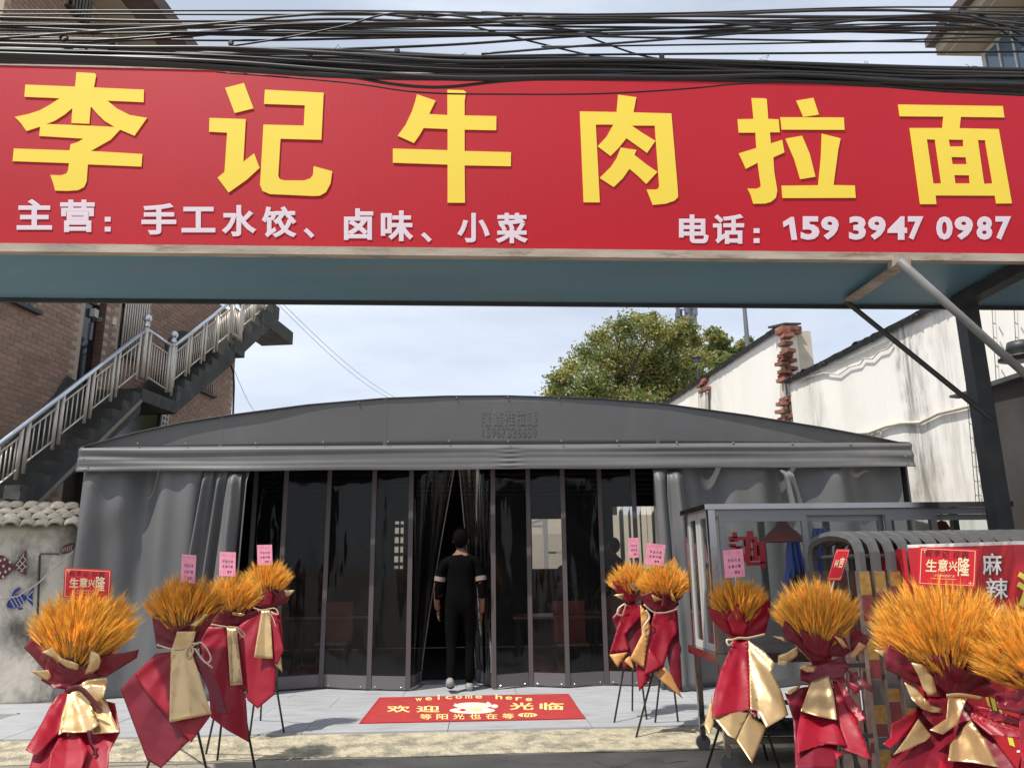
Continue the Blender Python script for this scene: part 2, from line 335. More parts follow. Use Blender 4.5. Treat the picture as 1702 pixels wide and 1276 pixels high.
# seams and cracks in the road concrete
def crack(pts, w=.006):
    mb = MB(); P = [atZ(x, y, .0028) for x, y in pts]; out = []
    for a, b in zip(P, P[1:]):
        for k in range(8): out.append(a.lerp(b, k/8)+Vector((random.uniform(-.012, .012), random.uniform(-.02, .02), 0)))
    vs = []
    for i, p in enumerate(out): q = w*random.uniform(.3, 1); vs += [p-Vector((0, q, 0)), p+Vector((q*.4, q, 0))]
    mb.add(vs, [(2*i, 2*i+2, 2*i+3, 2*i+1) for i in range(len(out)-1)]); mb.build('crack', m_grimewall, o)
crack([(985, 1262), (1020, 1275), (1075, 1258), (1105, 1268), (1150, 1262)]); crack([(440, 1272), (560, 1258), (610, 1270)], .004); crack([(1080, 1250), (1095, 1290)], .005); crack([(820, 1262), (900, 1270), (1010, 1266)], .003)
gm = MB()
for i in range(420):
    x, y = random.uniform(-5, 4.5), random.uniform(5.2, 6.84); s_ = random.uniform(.002, .008)
    gm.ball((x, y, .004+(max(0, (y-6.24)/.62)**.8*.044 if y > 6.24 else 0)), s_, 4, (1, random.uniform(.6, 1.2), .6))
gm.build('grit', m_riser, kind='stuff')
lf = MB()
for i in range(26):
    x, y = random.choice([(random.uniform(-4, 3.5), random.uniform(6.9, 8.6)), (random.uniform(-4, 3.5), random.uniform(5.6, 6.8))]); z = .066 if y > 6.86 else .012+max(0, (y-6.24)/.62)*.044; a = random.uniform(0, 6.28); s_ = random.uniform(.01, .025)
    lf.add([(x-cos(a)*s_, y-sin(a)*s_, z), (x+sin(a)*s_*.4, y-cos(a)*s_*.4, z+.003), (x+cos(a)*s_, y+sin(a)*s_, z+.001), (x-sin(a)*s_*.4, y+cos(a)*s_*.4, z+.004)], [(0, 1, 2, 3)])
lf.build('fallen_leaves', m_trim, kind='stuff')
# platform and its floor tiles
plat = MB().box((-5.1, PF, 0.0), (5.6, 14.6, .048)).build('platform', m_grout); plat['kind'] = 'structure'
MB().box((-5.1, PF-.006, .004), (5.6, PF, .047)).build('riser', m_riser, plat)
TW, TD = 1.2, .6
k = 0
tme = bpy.data.meshes.new('floor_tile'); b_ = bmesh.new(); bmesh.ops.create_cube(b_, size=1, matrix=Matrix.Diagonal((TW-.006, TD-.006, .014, 1))); bmesh.ops.bevel(b_, geom=b_.edges[:], offset=.002, segments=1); b_.to_mesh(tme); b_.free(); tme.materials.append(m_tile)
for j in range(5):
    for i in range(9):
        x = -5.1+TW/2+i*TW-(.55 if j % 2 else .0)+.02
        if x+TW/2 > 5.62: continue
        if x-TW/2 < -5.2: continue
        put(tme, 'floor_tile', plat, (x, PF+.008+TD/2+j*TD, .053 + random.uniform(-.0008, .0008)))
MB().box((-5.09, PF+3.02, .049), (5.59, 14.55, .056)).build('inner_floor', mat('inner_floor', (.05, .05, .052), .5, var=.1), plat)
# rubble and soil at the foot of the old wall
mb = MB(); mb.grid(lambda u, v: (-8.5+4.1*u, 5.2+3.5*v, .006+.05*max(0, noise.noise(Vector((u*6, v*6, 1)))+.3)*sin(pi*u)**.5*sin(pi*v)**.5), 40, 34)
mb.build('soil', m_soil, smooth=True)['kind'] = 'structure'
mb = MB()
for i in range(260):
    x, y = random.uniform(-6.6, -4.2), random.uniform(5.8, 8.4); s_ = random.uniform(.015, .07)
    mb.ball((x, y, .03), s_, 5, (1, random.uniform(.6, 1.2), random.uniform(.4, .8)))
mb.build('rubble', m_grimewall, kind='stuff')

# ================================================================== DOOR MAT
A = [atZ(597, 1202, .062), atZ(973, 1195, .062), atZ(945, 1152, .062), atZ(617, 1160, .062)]
ex = (A[1]-A[0]).normalized(); MW = 1.97; MD = 1.36; A0 = A[0].copy(); A0.y = 7.21; ex = Vector((1, 0, 0)); A0.x = -1.06
mroot = thing('door_mat', 'red welcome mat with yellow writing and a white cat on the tiles', 'door mat', (A0.x+MW/2, A0.y+MD/2, .061))
mb = MB(); mb.box((A0.x, A0.y, .0605), (A0.x+MW, A0.y+MD, .068)); mb.build('mat_base', m_mat, mroot)
mb = MB(); e_ = .012
for (a, b) in (((0, 0), (MW, e_)), ((0, MD-e_), (MW, MD)), ((0, e_), (e_, MD-e_)), ((MW-e_, e_), (MW, MD-e_))):
    mb.box((A0.x+a[0], A0.y+a[1], .0682), (A0.x+b[0], A0.y+b[1], .0705))
mb.build('border', m_mat, mroot)
def matP(x0, y0, x1, y1, z=.0700):   # picture box -> mat plane
    return bilin(atZ(x0, y1, z), atZ(x1, y1, z), atZ(x1, y0, z), atZ(x0, y0, z))
def row(chars, x0, x1, y0, y1, fn, mbx, bold, gap=.12, mi=0, slope=0):
    n = len(chars); w = (x1-x0)/n
    for i, c in enumerate(chars):
        if c == ' ': continue
        a = x0+i*w+gap*w/2; dy = slope*(a-x0)
        h = 1.0
        lo = c in 'ecomnar'
        put_text(mbx, c, fn(a, y0+dy+((y1-y0)*.35 if lo else 0), a+w*(1-gap), y1+dy), bold, mi)
mb = MB()
row('欢迎', 638, 736, 1172, 1183, matP, mb, .02, .2); row('光临', 842, 942, 1167, 1179, matP, mb, .02, .2)
row('等阳光也在等', 694, 858, 1186, 1195, matP, mb, .012, .3, slope=-.008)
arc = 'welcome here'; n = len(arc)
for i, c in enumerate(arc):
    if c == ' ': continue
    u = (i+.5)/n; x = 688+200*u; y = 1163 - 5*sin(pi*u)
    lo = c in 'ecomnarw'
    put_text(mb, c, matP(x-6, y-(3.2 if lo else 6), x+5, y+2), .015)
mb.build('yellow_lettering', m_matp, mroot)
# plain white seated cat, built from flat rounded patches
def disc(mbx, cx, cy, rx, ry, fn, n=20, mi=0):
    pts = [fn(cx+rx*cos(2*pi*i/n), cy+ry*sin(2*pi*i/n)) for i in range(n)]; mbx.add(pts, [tuple(range(n-1, -1, -1))], mi)
zz = lambda h: (lambda x, y: atZ(x, y, h))
mb = MB(); disc(mb, 785, 1180, 38, 5.5, zz(.0705)); disc(mb, 786, 1172, 31, 5.5, zz(.0710)); disc(mb, 822, 1173, 6, 3.2, zz(.0715))
mb.add([atZ(756, 1168, .072), atZ(764, 1171, .072), atZ(753, 1173, .072)], [(0, 2, 1)]); mb.add([atZ(811, 1165, .072), atZ(818, 1170, .072), atZ(806, 1169, .072)], [(0, 2, 1)])
mb.build('cat_print', m_matw, mroot)
mb = MB(); disc(mb, 769, 1179, 5, 1.6, zz(.073)); mb.build('cat_bib', m_card, mroot)
mb = MB(); disc(mb, 793, 1177.5, 9, 2.3, zz(.0725)); disc(mb, 877, 1187.5, 16, 3.6, zz(.0715)); mb.build('gold_disc', m_matp, mroot)
mb = MB(); put_text(mb, '你', matP(866, 1184.7, 888, 1190.5, .0722), .01); mb.build('disc_lettering', m_mat, mroot)

# ================================================================== SIGN GANTRY
SG0, SG1 = atZ(0, 402, 3.2), atZ(1702, 420, 3.2)
SN = Vector((SG1.y-SG0.y, -(SG1.x-SG0.x), 0)).normalized(); SD = (SG1-SG0).normalized()
def sg(x, y, out=0.0): return onP(x, y, SG0+SN*out, SN)
gan = thing('sign_gantry', 'blue underside steel canopy carrying the big red restaurant banner', 'sign canopy', (0.3, 4.6, 0))
XL, XR = -3.08, 5.6
def sp(x, z, out=0): t = (x-SG0.x)/SD.x; q = SG0+SD*t+SN*out; return Vector((q.x, q.y, z))
ZB, ZT = 3.185, 4.345
mb = MB()
def signf(u, v):
    x = XL+(XR-XL)*u; sag = 0
    return sp(x, ZB+sag*.9+(ZT-ZB)*v, .0008*sin(x*2.1)*sin(pi*v))
mb.grid(signf, 60, 8); ban = mb.build('banner', m_sign, gan, smooth=True)
# frame box behind the banner
mb = MB(); a0, a1 = sp(XL, ZB, -.02), sp(XR, ZB, -.02); BD = Vector((0, .93, 0))
mb.hexa([a0+Vector((0, 0, .03)), a1+Vector((0, 0, .03)), a1+BD+Vector((0, 0, .0)), a0+BD*.93+Vector((-.3, 0, .0)), Vector((a0.x, a0.y, ZT)), Vector((a1.x, a1.y, ZT)), a1+BD+Vector((0, 0, .14)), a0+BD*.93+Vector((-.3, 0, .14))])
mb.build('soffit_box', m_blue, gan)
mb = MB(); mb.bar(sp(XL, ZB-.033, .012), sp(XR, ZB-.033, .012), .05, .05, (0, 0, 1)); mb.build('front_rail', m_trim, gan)
mb = MB(); mb.bar(sp(XL, ZB-.006, -.06), sp(XR, ZB-.006, -.06), .05, .03, (0, 0, 1)); mb.build('rail_lip', m_flat, gan)
mb = MB(); mb.bar(a0+BD*.93+Vector((-1.45, 0, -.012)), a1+BD+Vector((0, 0, -.012)), .02, .03, (0, 0, 1)); mb.build('back_rail', m_steel_dark, gan)
mb = MB(); mb.bar(sp(XL, ZT+.012, -.02), sp(XR, ZT+.012, -.02), .05, .024, (0, 0, 1)); mb.build('top_rail', m_trim, gan)
# flat bar, cross beam and braces under the soffit at the right
def uz(x, y, dz=0): return atZ(x, y, 3.19+dz)
mb = MB(); mb.bar(uz(1412, 500, -.03), uz(1505, 436, -.03), .09, .012, (0, 0, 1)); mb.build('flat_bar', m_flat, gan)
mb = MB(); mb.bar(uz(1585, 508, -.05), uz(1740, 425, -.05), .10, .08, (0, 0, 1)); mb.build('cross_beam', m_steel_dark, gan)
PY = 5.15
pt = atY(1605, 505, PY); mb = MB(); mb.box((pt.x-.055, PY-.055, 0), (pt.x+.055, PY+.055, 3.17)); mb.build('post', m_steel_dark, gan)
pl_ = Vector((XL+.2, PY-.1, 0)); mb = MB(); mb.box((XL-1.45, PY-.16, 0), (XL-1.34, PY-.05, 3.17)); mb.build('post', m_steel_dark, gan)
mb = MB(); mb.tube([atY(1405, 500, 5.13), atY(1650, 698, 5.0)], .019, 8); mb.build('brace', m_steel_dark, gan)
mb = MB(); mb.tube([atY(1494, 433, 4.2), atY(1760, 672, 4.35)], .024, 10); mb.build('brace', m_pipe, gan, smooth=True)
mb = MB(); mb.box(atY(1488, 440, 4.21), atY(1500, 430, 4.29)); mb.build('bracket', m_flat, gan)

# yellow raised characters
A3 = 2.967
def trace(name, x0, outers, char_label):
    mb = MB()
    for rings in outers:
        pts = [[sg(x0+x/A3, y/A3, .006) for x, y in r] for r in rings]
        flat = [p for r in pts for p in r]; n = len(flat); tris = [tuple(t) for t in tessellate_polygon(pts)]
        back = [p - SN*.0045 for p in flat]
        fs = list(tris) + [tuple(i+n for i in reversed(t)) for t in tris]; b = 0
        for r in pts:
            m_ = len(r); fs += [(b+i, b+(i+1) % m_, b+(i+1) % m_+n, b+i+n) for i in range(m_)]; b += m_
        mb.add(flat+back, fs)
    o = mb.build('yellow_character', m_yellow, gan, label=char_label)
trace('li', 0, [[[(377,357),(468,362),(474,372),(463,432),(710,443),(708,505),(530,497),(575,535),(640,568),(725,582),(663,670),(592,640),(545,690),(447,745),(702,760),(697,822),(433,811),(427,895),(415,922),(385,938),(330,942),(272,940),(262,903),(248,863),(300,865),(328,856),(336,838),(340,805),(62,795),(68,733),(343,742),(348,712),(380,703),(412,684),(193,671),(198,625),(130,647),(104,610),(73,577),(140,563),(195,545),(245,518),(295,485),(120,478),(125,418),(370,428)],
    [(357,533),(352,607),(440,611),(447,525),(480,563),(515,597),(565,627),(430,620),(228,612),(270,596),(318,566)]]], 'leftmost yellow character on the banner')
trace('ji', 0, [[[(1110,434),(1203,410),(1250,535),(1157,558)]], [[(1033,582),(1212,588),(1200,798),(1253,757),(1280,828),(1215,888),(1127,950),(1073,877),(1107,848),(1120,655),(1031,650)]],
    [[(1306,443),(1596,458),(1585,690),(1383,685),(1372,868),(1380,884),(1405,890),(1500,890),(1530,880),(1543,863),(1547,820),(1638,845),(1630,905),(1608,947),(1578,965),(1545,967),(1330,957),(1295,942),(1282,912),(1285,870),(1299,615),(1498,620),(1503,520),(1302,513)]]], 'second yellow character on the banner')
trace('niu', 570, [[[(515,443),(595,446),(607,455),(600,500),(600,570),(757,573),(756,643),(600,640),(600,745),(829,751),(828,820),(600,816),(602,1000),(516,1000),(516,812),(246,803),(246,733),(516,741),(516,637),(398,632),(377,668),(350,706),(270,670),(310,615),(340,550),(355,505),(365,466),(457,497),(425,563),(515,568)]]], 'third yellow character on the banner')
trace('rou', 570, [[[(1357,468),(1447,480),(1433,555),(1620,560),(1651,930),(1653,972),(1635,990),(1590,1005),(1528,1011),(1498,935),(1545,935),(1557,928),(1560,915),(1538,620),(1424,620),(1475,655),(1541,695),(1500,755),(1445,715),(1398,682),(1360,730),(1320,770),(1256,722),(1300,675),(1333,615),(1247,615),(1267,998),(1187,998),(1168,550),(1350,553)]],
    [[(1370,728),(1448,740),(1438,765),(1495,810),(1551,848),(1496,908),(1455,868),(1413,833),(1380,880),(1335,923),(1266,878),(1320,825),(1350,780)]]], 'fourth yellow character on the banner')
trace('la', 1132, [[[(348,484),(415,486),(423,490),(430,587),(481,589),(487,653),(438,653),(443,708),(499,690),(510,752),(455,777),(460,850),(475,940),(468,975),(445,995),(415,1004),(357,1005),(345,965),(328,930),(370,931),(388,925),(394,915),(378,803),(320,833),(285,757),(372,730),(367,655),(285,655),(279,589),(358,587)]],
    [[(568,497),(653,483),(680,566),(603,577)]], [[(490,579),(803,580),(807,641),(497,640)]], [[(515,684),(597,670),(635,760),(663,872),(588,884),(560,790)]],
    [[(695,660),(787,683),(775,740),(752,913),(857,915),(862,976),(501,977),(496,916),(677,914),(690,780)]]], 'fifth yellow character on the banner')
trace('mian', 1132, [[[(1071,516),(1587,524),(1595,580),(1380,577),(1374,633),(1567,637),(1632,1003),(1556,1004),(1548,965),(1255,964),(1260,1007),(1180,1007),(1128,632),(1290,632),(1294,576),(1079,574)],
    [(1212,688),(1253,689),(1284,905),(1245,906)], [(1320,689),(1391,690),(1394,723),(1326,723)], [(1334,775),(1404,776),(1411,810),(1339,810)], [(1348,864),(1421,865),(1426,905),(1353,905)], [(1464,691),(1500,692),(1537,905),(1495,907)]]], 'rightmost yellow character on the banner')
def glyph_box(ch, x0, y0, x1, y1, bold=.02):
    mb = MB(); put_text(mb, ch, bilin(sg(x0, y1, .004), sg(x1, y1, .004), sg(x1, y0, .004), sg(x0, y0, .004)), bold)
    mb.build('white_character', m_pink, gan)
for ch, a, b, c, d in (('主', 27.6, 331, 86.6, 382), ('营', 100, 332, 157.5, 386), ('手', 235, 338, 293, 390), ('工', 301.7, 344, 358, 386.5), ('水', 368.5, 341, 426, 393), ('饺', 435, 343, 493, 395), ('、', 504.5, 379, 522.5, 396),
    ('卤', 571.7, 346.5, 620.5, 399), ('味', 633, 350, 687, 401), ('、', 699.7, 386, 717.6, 403), ('小', 760, 354, 814, 403), ('菜', 824, 354, 877.5, 404.5), ('电', 1128.5, 356.6, 1178, 404.5), ('话', 1185, 356, 1237, 405.5)):
    glyph_box(ch, a, b, c, d, .032)
for x, ys in ((179, (364.5, 381)), (1257.5, (383.5, 400))):
    mb = MB()
    for y in ys: mb.quad(sg(x-5, y+4, .004), sg(x+5, y+4, .004), sg(x+5, y-4, .004), sg(x-5, y-4, .004))
    mb.build('white_colon', m_pink, gan)
mb = MB(); mb.slab([sg(1132+x/A3, y/A3, .004) for x, y in ((502, 1095), (541, 1070), (557, 1070), (573, 1183), (545, 1183), (533, 1106), (506, 1121))], -SN*.002); mb.build('white_character', m_pink, gan)
for ch, a, b in (('5', 590, 683), ('9', 690, 778), ('3', 828, 912), ('9', 922, 1010), ('4', 1018, 1115), ('7', 1118, 1195), ('0', 1258, 1340), ('9', 1348, 1440), ('8', 1457, 1535), ('7', 1550, 1628)):
    glyph_box(ch, 1132+a/A3, 359.6, 1132+b/A3, 398.7, .045)

# ================================================================== TENT
TY = 8.70
tent = thing('canopy_tent', 'large grey tarpaulin dining tent with an arched roof', 'tent', (.3, 9.5, .05))
arch = [(137,741),(165,733),(230,716),(300,701),(388,687),(510,671),(640,660),(740,656.5),(845,656),(1000,661),(1100,669),(1240,688),(1370,709),(1440,722),(1490,732),(1511,739)]
AX = [atY(x, y, TY) for x, y in arch]; X0, X1 = AX[0].x, AX[-1].x; ZV = 2.735
def archz(x):
    for a, b in zip(AX, AX[1:]):
        if a.x <= x <= b.x: t = (x-a.x)/(b.x-a.x); return a.z+(b.z-a.z)*t
    return AX[0].z if x < AX[0].x else AX[-1].z
def gy(x, z): return TY+.07-.09*max(0, z-ZV)+.010*noise.noise(Vector((x*.9, z*1.5, 2)))
def gtp(x, y):
    q = atY(x, y, TY+.04); q = atY(x, y, gy(q.x, q.z)-.006); return q
def gab(u, v):
    x = X0+(X1-X0)*u; zt = max(archz(x), ZV-.005); z = ZV-.01+(zt-ZV+.01)*v
    return (x, gy(x, z), z)
MB().grid(gab, 120, 8).build('gable_front', m_tent, tent, smooth=True, solid=.003)
def roof(u, v):
    x = X0+(X1-X0)*u; return (x, TY+.004+v*5.2, max(archz(x), ZV)-.004+.012*sin(v*pi*5)**2)
MB().grid(roof, 80, 20).build('roof_sheet', m_tent, tent, smooth=True, solid=.003)
def vz(x): return 2.452+(2.438-2.452)*(x-X0)/(X1-X0)
def val(u, v):      # v 0 bottom, 1 top
    x = X0-.03+(X1-X0+.06)*u; zb = vz(x)+.004*sin(x*3); z = zb+(ZV-zb)*v
    n1 = noise.noise(Vector((x*.55, v*3.2, 5))); n2 = noise.noise(Vector((x*.25, v*6.5, 9)))
    ends = math.exp(-((x-X0)/.7)**2)+math.exp(-((x-X1)/.9)**2)
    seam = math.exp(-((x-.33)/.12)**2)*.006*sin(v*34)
    y = TY - .022*math.exp(-((v-.86)/.16)**2) - .022*(1-v)**1.5 + .020*n1 + .009*n2 + ends*(.007*sin(v*13+1+x*2)) + seam
    y = y + .045*v**8
    return (x, y, z)
MB().grid(val, 260, 26).build('valance', m_tent, tent, smooth=True, solid=.003)
mb = MB()
for px, py in ((229,737),(309,737),(425,737),(537,735),(645,734),(746,733),(845,733),(933,733),(1026,733),(1125,735),(1219,736),(1317,737),(1414,738)):
    q = atY(px, py, TY-.012); s_ = MB().ball(q, .0125, 8); s_.build('eyelet_bolt', m_pipe, tent, smooth=True)
for px, py in ((759,660),(844,659),(929,661),(596,668),(1150,676)):
    q = atY(px, py+1, TY+.01); MB().ball(q, .011, 6).build('eyelet_bolt', m_pipe, tent, smooth=True)
for px, py in ((139,762),(141,780),(1505,758),(1507,772)):
    q = atY(px, py, TY-.05); MB().ball(q, .011, 6).build('eyelet_bolt', m_pipe, tent, smooth=True)
for ch, a, b in zip('隆鑫推拉篷', (800, 819, 838, 857, 876), (817, 836, 855, 874, 893)):
    mb = MB(); f_ = gtp
    put_text(mb, ch, bilin(f_(a, 707), f_(b, 707), f_(b, 681), f_(a, 681)), .015); mb.build('worn_character', m_stencil2, tent)
for i, ch in enumerate('15967326659'):
    a = 799+i*8.6; mb = MB(); f_ = gtp
    put_text(mb, ch, bilin(f_(a, 726), f_(a+7, 726), f_(a+7, 709), f_(a, 709)), .02); mb.build('stencil_digit', m_stencil, tent)
for xs in (-2.95, -1.1, 2.05, 3.7):
    MB().grid(lambda u, v: (xs-.02+.04*u, gy(xs, ZV+(archz(xs)-ZV)*v)-.0025, ZV+(archz(xs)-.01-ZV)*v), 2, 8).build('weld_seam', m_tent, tent, smooth=True)
MB().grid(lambda u, v: (X0+.05+(X1-X0-.1)*u, val(u, .055+.006*v)[1]-.003, val(u, .055+.006*v)[2]), 200, 1).build('hem_stitch', m_steel_dark, tent)
# side walls, back wall with openings
mb = MB(); mb.box((X0, TY+.1, .06), (X0+.02, TY+5.2, ZV)); mb.build('side_curtain', m_tent, tent)
mb = MB(); mb.box((X1-.02, TY+.1, .06), (X1, TY+5.2, ZV)); mb.build('side_curtain', m_tent, tent)
BY = TY+5.15
def rect_holes(x0, x1, z0, z1, holes, Y):
    xs = sorted({x0, x1, *[h[0] for h in holes], *[h[1] for h in holes]}); zs = sorted({z0, z1, *[h[2] for h in holes], *[h[3] for h in holes]}); mb = MB()
    for a, b in zip(xs, xs[1:]):
        for c, d in zip(zs, zs[1:]):
            if any(h[0] <= (a+b)/2 <= h[1] and h[2] <= (c+d)/2 <= h[3] for h in holes): continue
            mb.quad((a, Y, c), (b, Y, c), (b, Y, d), (a, Y, d))
    return mb
def hb(x0, y0, x1, y1, Y): a = atY(x0, y1, Y); b = atY(x1, y0, Y); return (a.x, b.x, a.z, b.z)
H1 = hb(885, 862, 936, 945, BY); H2 = hb(1022, 841, 1094, 945, BY); H3 = hb(655, 866, 671, 945, BY)
rect_holes(X0, X1, .06, 3.3, [H1, H2, H3], BY).build('back_curtain', m_tentshade, tent, solid=.01)
for i in range(9):
    y = TY+.35+i*.55
    mb = MB(); mb.tube([(X0+.05+(X1-X0-.1)*j/16, y, archz(X0+.05+(X1-X0-.1)*j/16)-.05) for j in range(17)], .016, 5); mb.build('roof_rib', m_dark2, tent)
for i in range(6):
    x = X0+.8+i*1.55; mb = MB(); mb.bar((x, TY+.3, archz(x)-.09), (x, BY, archz(x)-.09), .03, .03); mb.build('purlin', m_dark2, tent)
for i in range(7):
    y = TY+.6+i*.6; mb = MB(); mb.bar((X0+.1, y, 2.63-.012*i), (X1-.1, y, 2.63-.012*i), .035, .02); mb.build('tie_bar', m_dark2, tent)
# scissor legs of the folding frame, inside
mb = MB()
# front curtains
def under(f):    # cloth slips behind the valance where it passes it
    def g(u, v):
        x, y, z = f(u, v); t = min(1, max(0, (z-2.36)/.07)); return (x, y+(max(y, TY+.045)-y)*t, z)
    return g
def curtain(xa, xb, fn, zt=2.62, zb=.07, nu=220, nv=30, name='front_curtain'):
    MB().grid(under(lambda u, v: fn(xa+(xb-xa)*u, u, zb+(zt-zb)*v, v)), nu, nv).build(name, m_tent, tent, smooth=True, solid=.003)
xa = atY(131, 900, TY).x; xb = atY(352, 900, TY).x
def cl(x, u, z, v):
    d = .085*sin(u*9.5+.8+.25*sin(z*1.2)) + .045*sin(u*23+z*.5)*(.35+.65*v) + .03*noise.noise(Vector((x*2, z*.9, 1))) + .05*noise.noise(Vector((x*2.4+z*1.1, z*.5-x*.4, 6)))
    blob = .05*math.exp(-((x-xa-.33)/.14)**2-((z-2.05)/.22)**2)
    return (x-.07*(1-v)-(.03*sin(z*3.2) if u < .02 else 0), TY+.115-d-blob-.02*(1-v), z)
curtain(xa, xb, cl)
# gathered bundle of folds at the left of the doorway
pa, pb = atY(335, 790, TY).x, atY(410, 790, TY).x
def bun(x, u, z, v):
    sl_ = (1-v); xx = pa+.02+(pb-pa)*u - .30*sl_*(1-u)*.6 - .04*sl_
    d = .11*sin(u*2*pi*3.2+1.2*sl_) + .04*sin(u*40)*v
    return (xx, TY+.03-d*(.45+.4*sl_), z)
curtain(0, 1, bun, zt=2.50)
MB().grid(under(lambda u, v: (atY(383+(30-9*v**6)*u-30*(1-v)+3*sin(5*v), 800, TY).x, TY-.03-(.075-.05*v**8)*sin(pi*u)**.8-.028*sin(2.6*pi*u+3.5*v+.6)+.03*noise.noise(Vector((u*2, v*5, 2))), .07+2.375*v)), 14, 30).build('rolled_edge', m_tent, tent, smooth=True, solid=.004)
# right side curtain
xa2 = atY(1092, 900, TY).x; xb2 = atY(1516, 900, TY).x
def cr_(x, u, z, v):
    d = .095*sin(u*19+.4+.25*sin(z*1.2)) + .04*sin(u*43+z*.5)*(.35+.65*v) + .05*noise.noise(Vector((x*2.2+z*1.2, z*.8, 4)))
    pin = math.exp(-((u-.02)/.03)**2)
    return (x+.02*(1-v), TY+.105-d*(1-.2*v)-.1*pin, z)
curtain(xa2, xb2, cr_, nu=300)
MB().grid(under(lambda u, v: (atY(1105+6*v**6+(34-8*v**6)*u+2*sin(4*v), 800, TY).x, TY-.01-(.085-.05*v**8)*sin(pi*u)**.8-.028*sin(2.8*pi*u+3*v)+.03*noise.noise(Vector((u*2, v*5, 7))), .07+2.36*v)), 14, 30).build('rolled_edge', m_tent, tent, smooth=True, solid=.004)
MB().grid(under(lambda u, v: (atY(1091+14*u-8*(1-v), 800, TY).x, TY+.12-.06*sin(pi*u)-.02*sin(3*pi*u+5*v), .07+2.40*v)), 8, 30).build('rolled_edge', m_tent, tent, smooth=True, solid=.004)
xm = atY(1318, 820, TY).x
MB().grid(under(lambda u, v: (xm-.10*(1-u)+.16*u*(1-v)*.4-.04*v, TY-.10-.05*sin(2*pi*u)-.05*(1-v), 1.9+.58*v)), 14, 14).build('tucked_fold', m_tent, tent, smooth=True, solid=.004)
# zipped clear door panels
fr_px = [(415, 9.25), (467, 9.15), (541, 9.32), (618, 9.12), (681, 9.02)]; fr_px2 = [(820, 9.0), (880, 9.16), (939, 9.03), (1002, 9.16), (1060, 9.03), (1105, 9.15)]
def doorset(lst):
    P = [(atY(px, 960, Y).x, Y) for px, Y in lst]
    for i, (x, y) in enumerate(P):
        MB().box((x-.026, y-.008, .075), (x+.026, y+.008, 2.60)).build('zip_strip', m_strip, tent)
    for (x0, y0), (x1, y1) in zip(P, P[1:]):
        x0 += .028; x1 -= .028
        MB().grid(lambda u, v: (x0+(x1-x0)*u, y0+(y1-y0)*u+.03*sin(pi*u)*noise.noise(Vector((x0+u*1.5, v*2.2, x0*7)))*sin(pi*v), .215+2.35*v), 12, 30).build('vinyl_pane', m_vinyl, tent, smooth=True)
        MB().add([(x0, y0, .08), (x1, y1, .08), (x1, y1, .215), (x0, y0, .215), (x0, y0+.01, .08), (x1, y1+.01, .08), (x1, y1+.01, .215), (x0, y0+.01, .215)], [(0,1,2,3),(7,6,5,4),(0,4,5,1),(3,2,6,7)]).build('kick_panel', m_kick, tent)
        for k in range(2): MB().ball((x0+(x1-x0)*(.12+.76*k), y0+(y1-y0)*(.12+.76*k)-.006, .10), .006, 5).build('rivet', m_inoxb, tent)
doorset(fr_px); doorset(fr_px2)
# parted vinyl flaps of the entrance
def flap(pts_top, pts_bot, Y0, Y1):
    def f(u, v):
        t = atY(pts_top[0]+(pts_top[1]-pts_top[0])*u, 775, Y0); b = atY(pts_bot[0]+(pts_bot[1]-pts_bot[0])*u, 1000, Y0)
        x = b.x+(t.x-b.x)*v**1.15; return (x, Y0+(Y1-Y0)*(1-v)*u+.05*sin(u*11+2*v)*(1-.4*v), .20+2.38*v)
    MB().grid(f, 50, 40).build('vinyl_flap', m_vinyl, tent, smooth=True)
    e = [f(1, j/16) for j in range(17)]; MB().tube(e, .007, 6).build('flap_edge', m_pipe, tent)
    k = [f(i/20, 0) for i in range(21)]; MB().add([*k, *[(p[0], p[1], .08) for p in k]], [(i, i+1, i+22, i+21) for i in range(20)]).build('kick_panel', m_kick, tent, solid=.008)
flap((690, 757), (684, 697), 9.05, 9.6); flap((815, 762), (818, 790), 9.05, 9.7)

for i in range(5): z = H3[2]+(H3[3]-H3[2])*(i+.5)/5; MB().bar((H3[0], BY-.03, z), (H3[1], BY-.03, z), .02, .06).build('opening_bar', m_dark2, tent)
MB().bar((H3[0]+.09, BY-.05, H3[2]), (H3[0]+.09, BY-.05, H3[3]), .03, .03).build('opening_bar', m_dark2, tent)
# ---- inside and beyond the tent
m_tabletop = mat('brown_tabletop', (.16, .07, .035), .3)
def chair(x, y, label):
    t = thing('dining_chair', label, 'chair', (x, y, .056)); MB().box((x-.2, y-.2, .44), (x+.2, y+.2, .47)).build('seat', m_tabletop, t); MB().box((x-.2, y+.18, .47), (x+.2, y+.21, .95)).build('backrest', m_chairred, t)
    for i in (-1, 1):
        for j in (-1, 1): MB().box((x+i*.18-.015, y+j*.18-.015, .056), (x+i*.18+.015, y+j*.18+.015, .44)).build('leg', m_dark2, t)
m_chairred = mat('dull_red_plastic', (.22, .02, .02), .5)
def table(x, y, label):
    t = thing('dining_table', label, 'table', (x, y, .056)); MB().box((x-.55, y-.35, .74), (x+.55, y+.35, .77)).build('tabletop', m_tabletop, t)
    for i in (-1, 1):
        for j in (-1, 1): MB().box((x+i*.48-.02, y+j*.28-.02, .056), (x+i*.48+.02, y+j*.28+.02, .74)).build('leg', m_dark2, t)
def bottle(x, y, z, label, g):
    MB().lathe((x, y, z), [(.001, 0), (.034, .002), (.034, .15), (.015, .19), (.013, .25), (.001, .252)], 8).build('bottle', m_dark2, None, smooth=True)
    tag(bpy.data.objects[-1] if False else COL.objects[-1], label, 'bottle', g)
table(1.6, 11.2, 'dark dining table behind the right-hand clear panels'); table(-2.0, 11.0, 'dark dining table behind the left-hand clear panels')
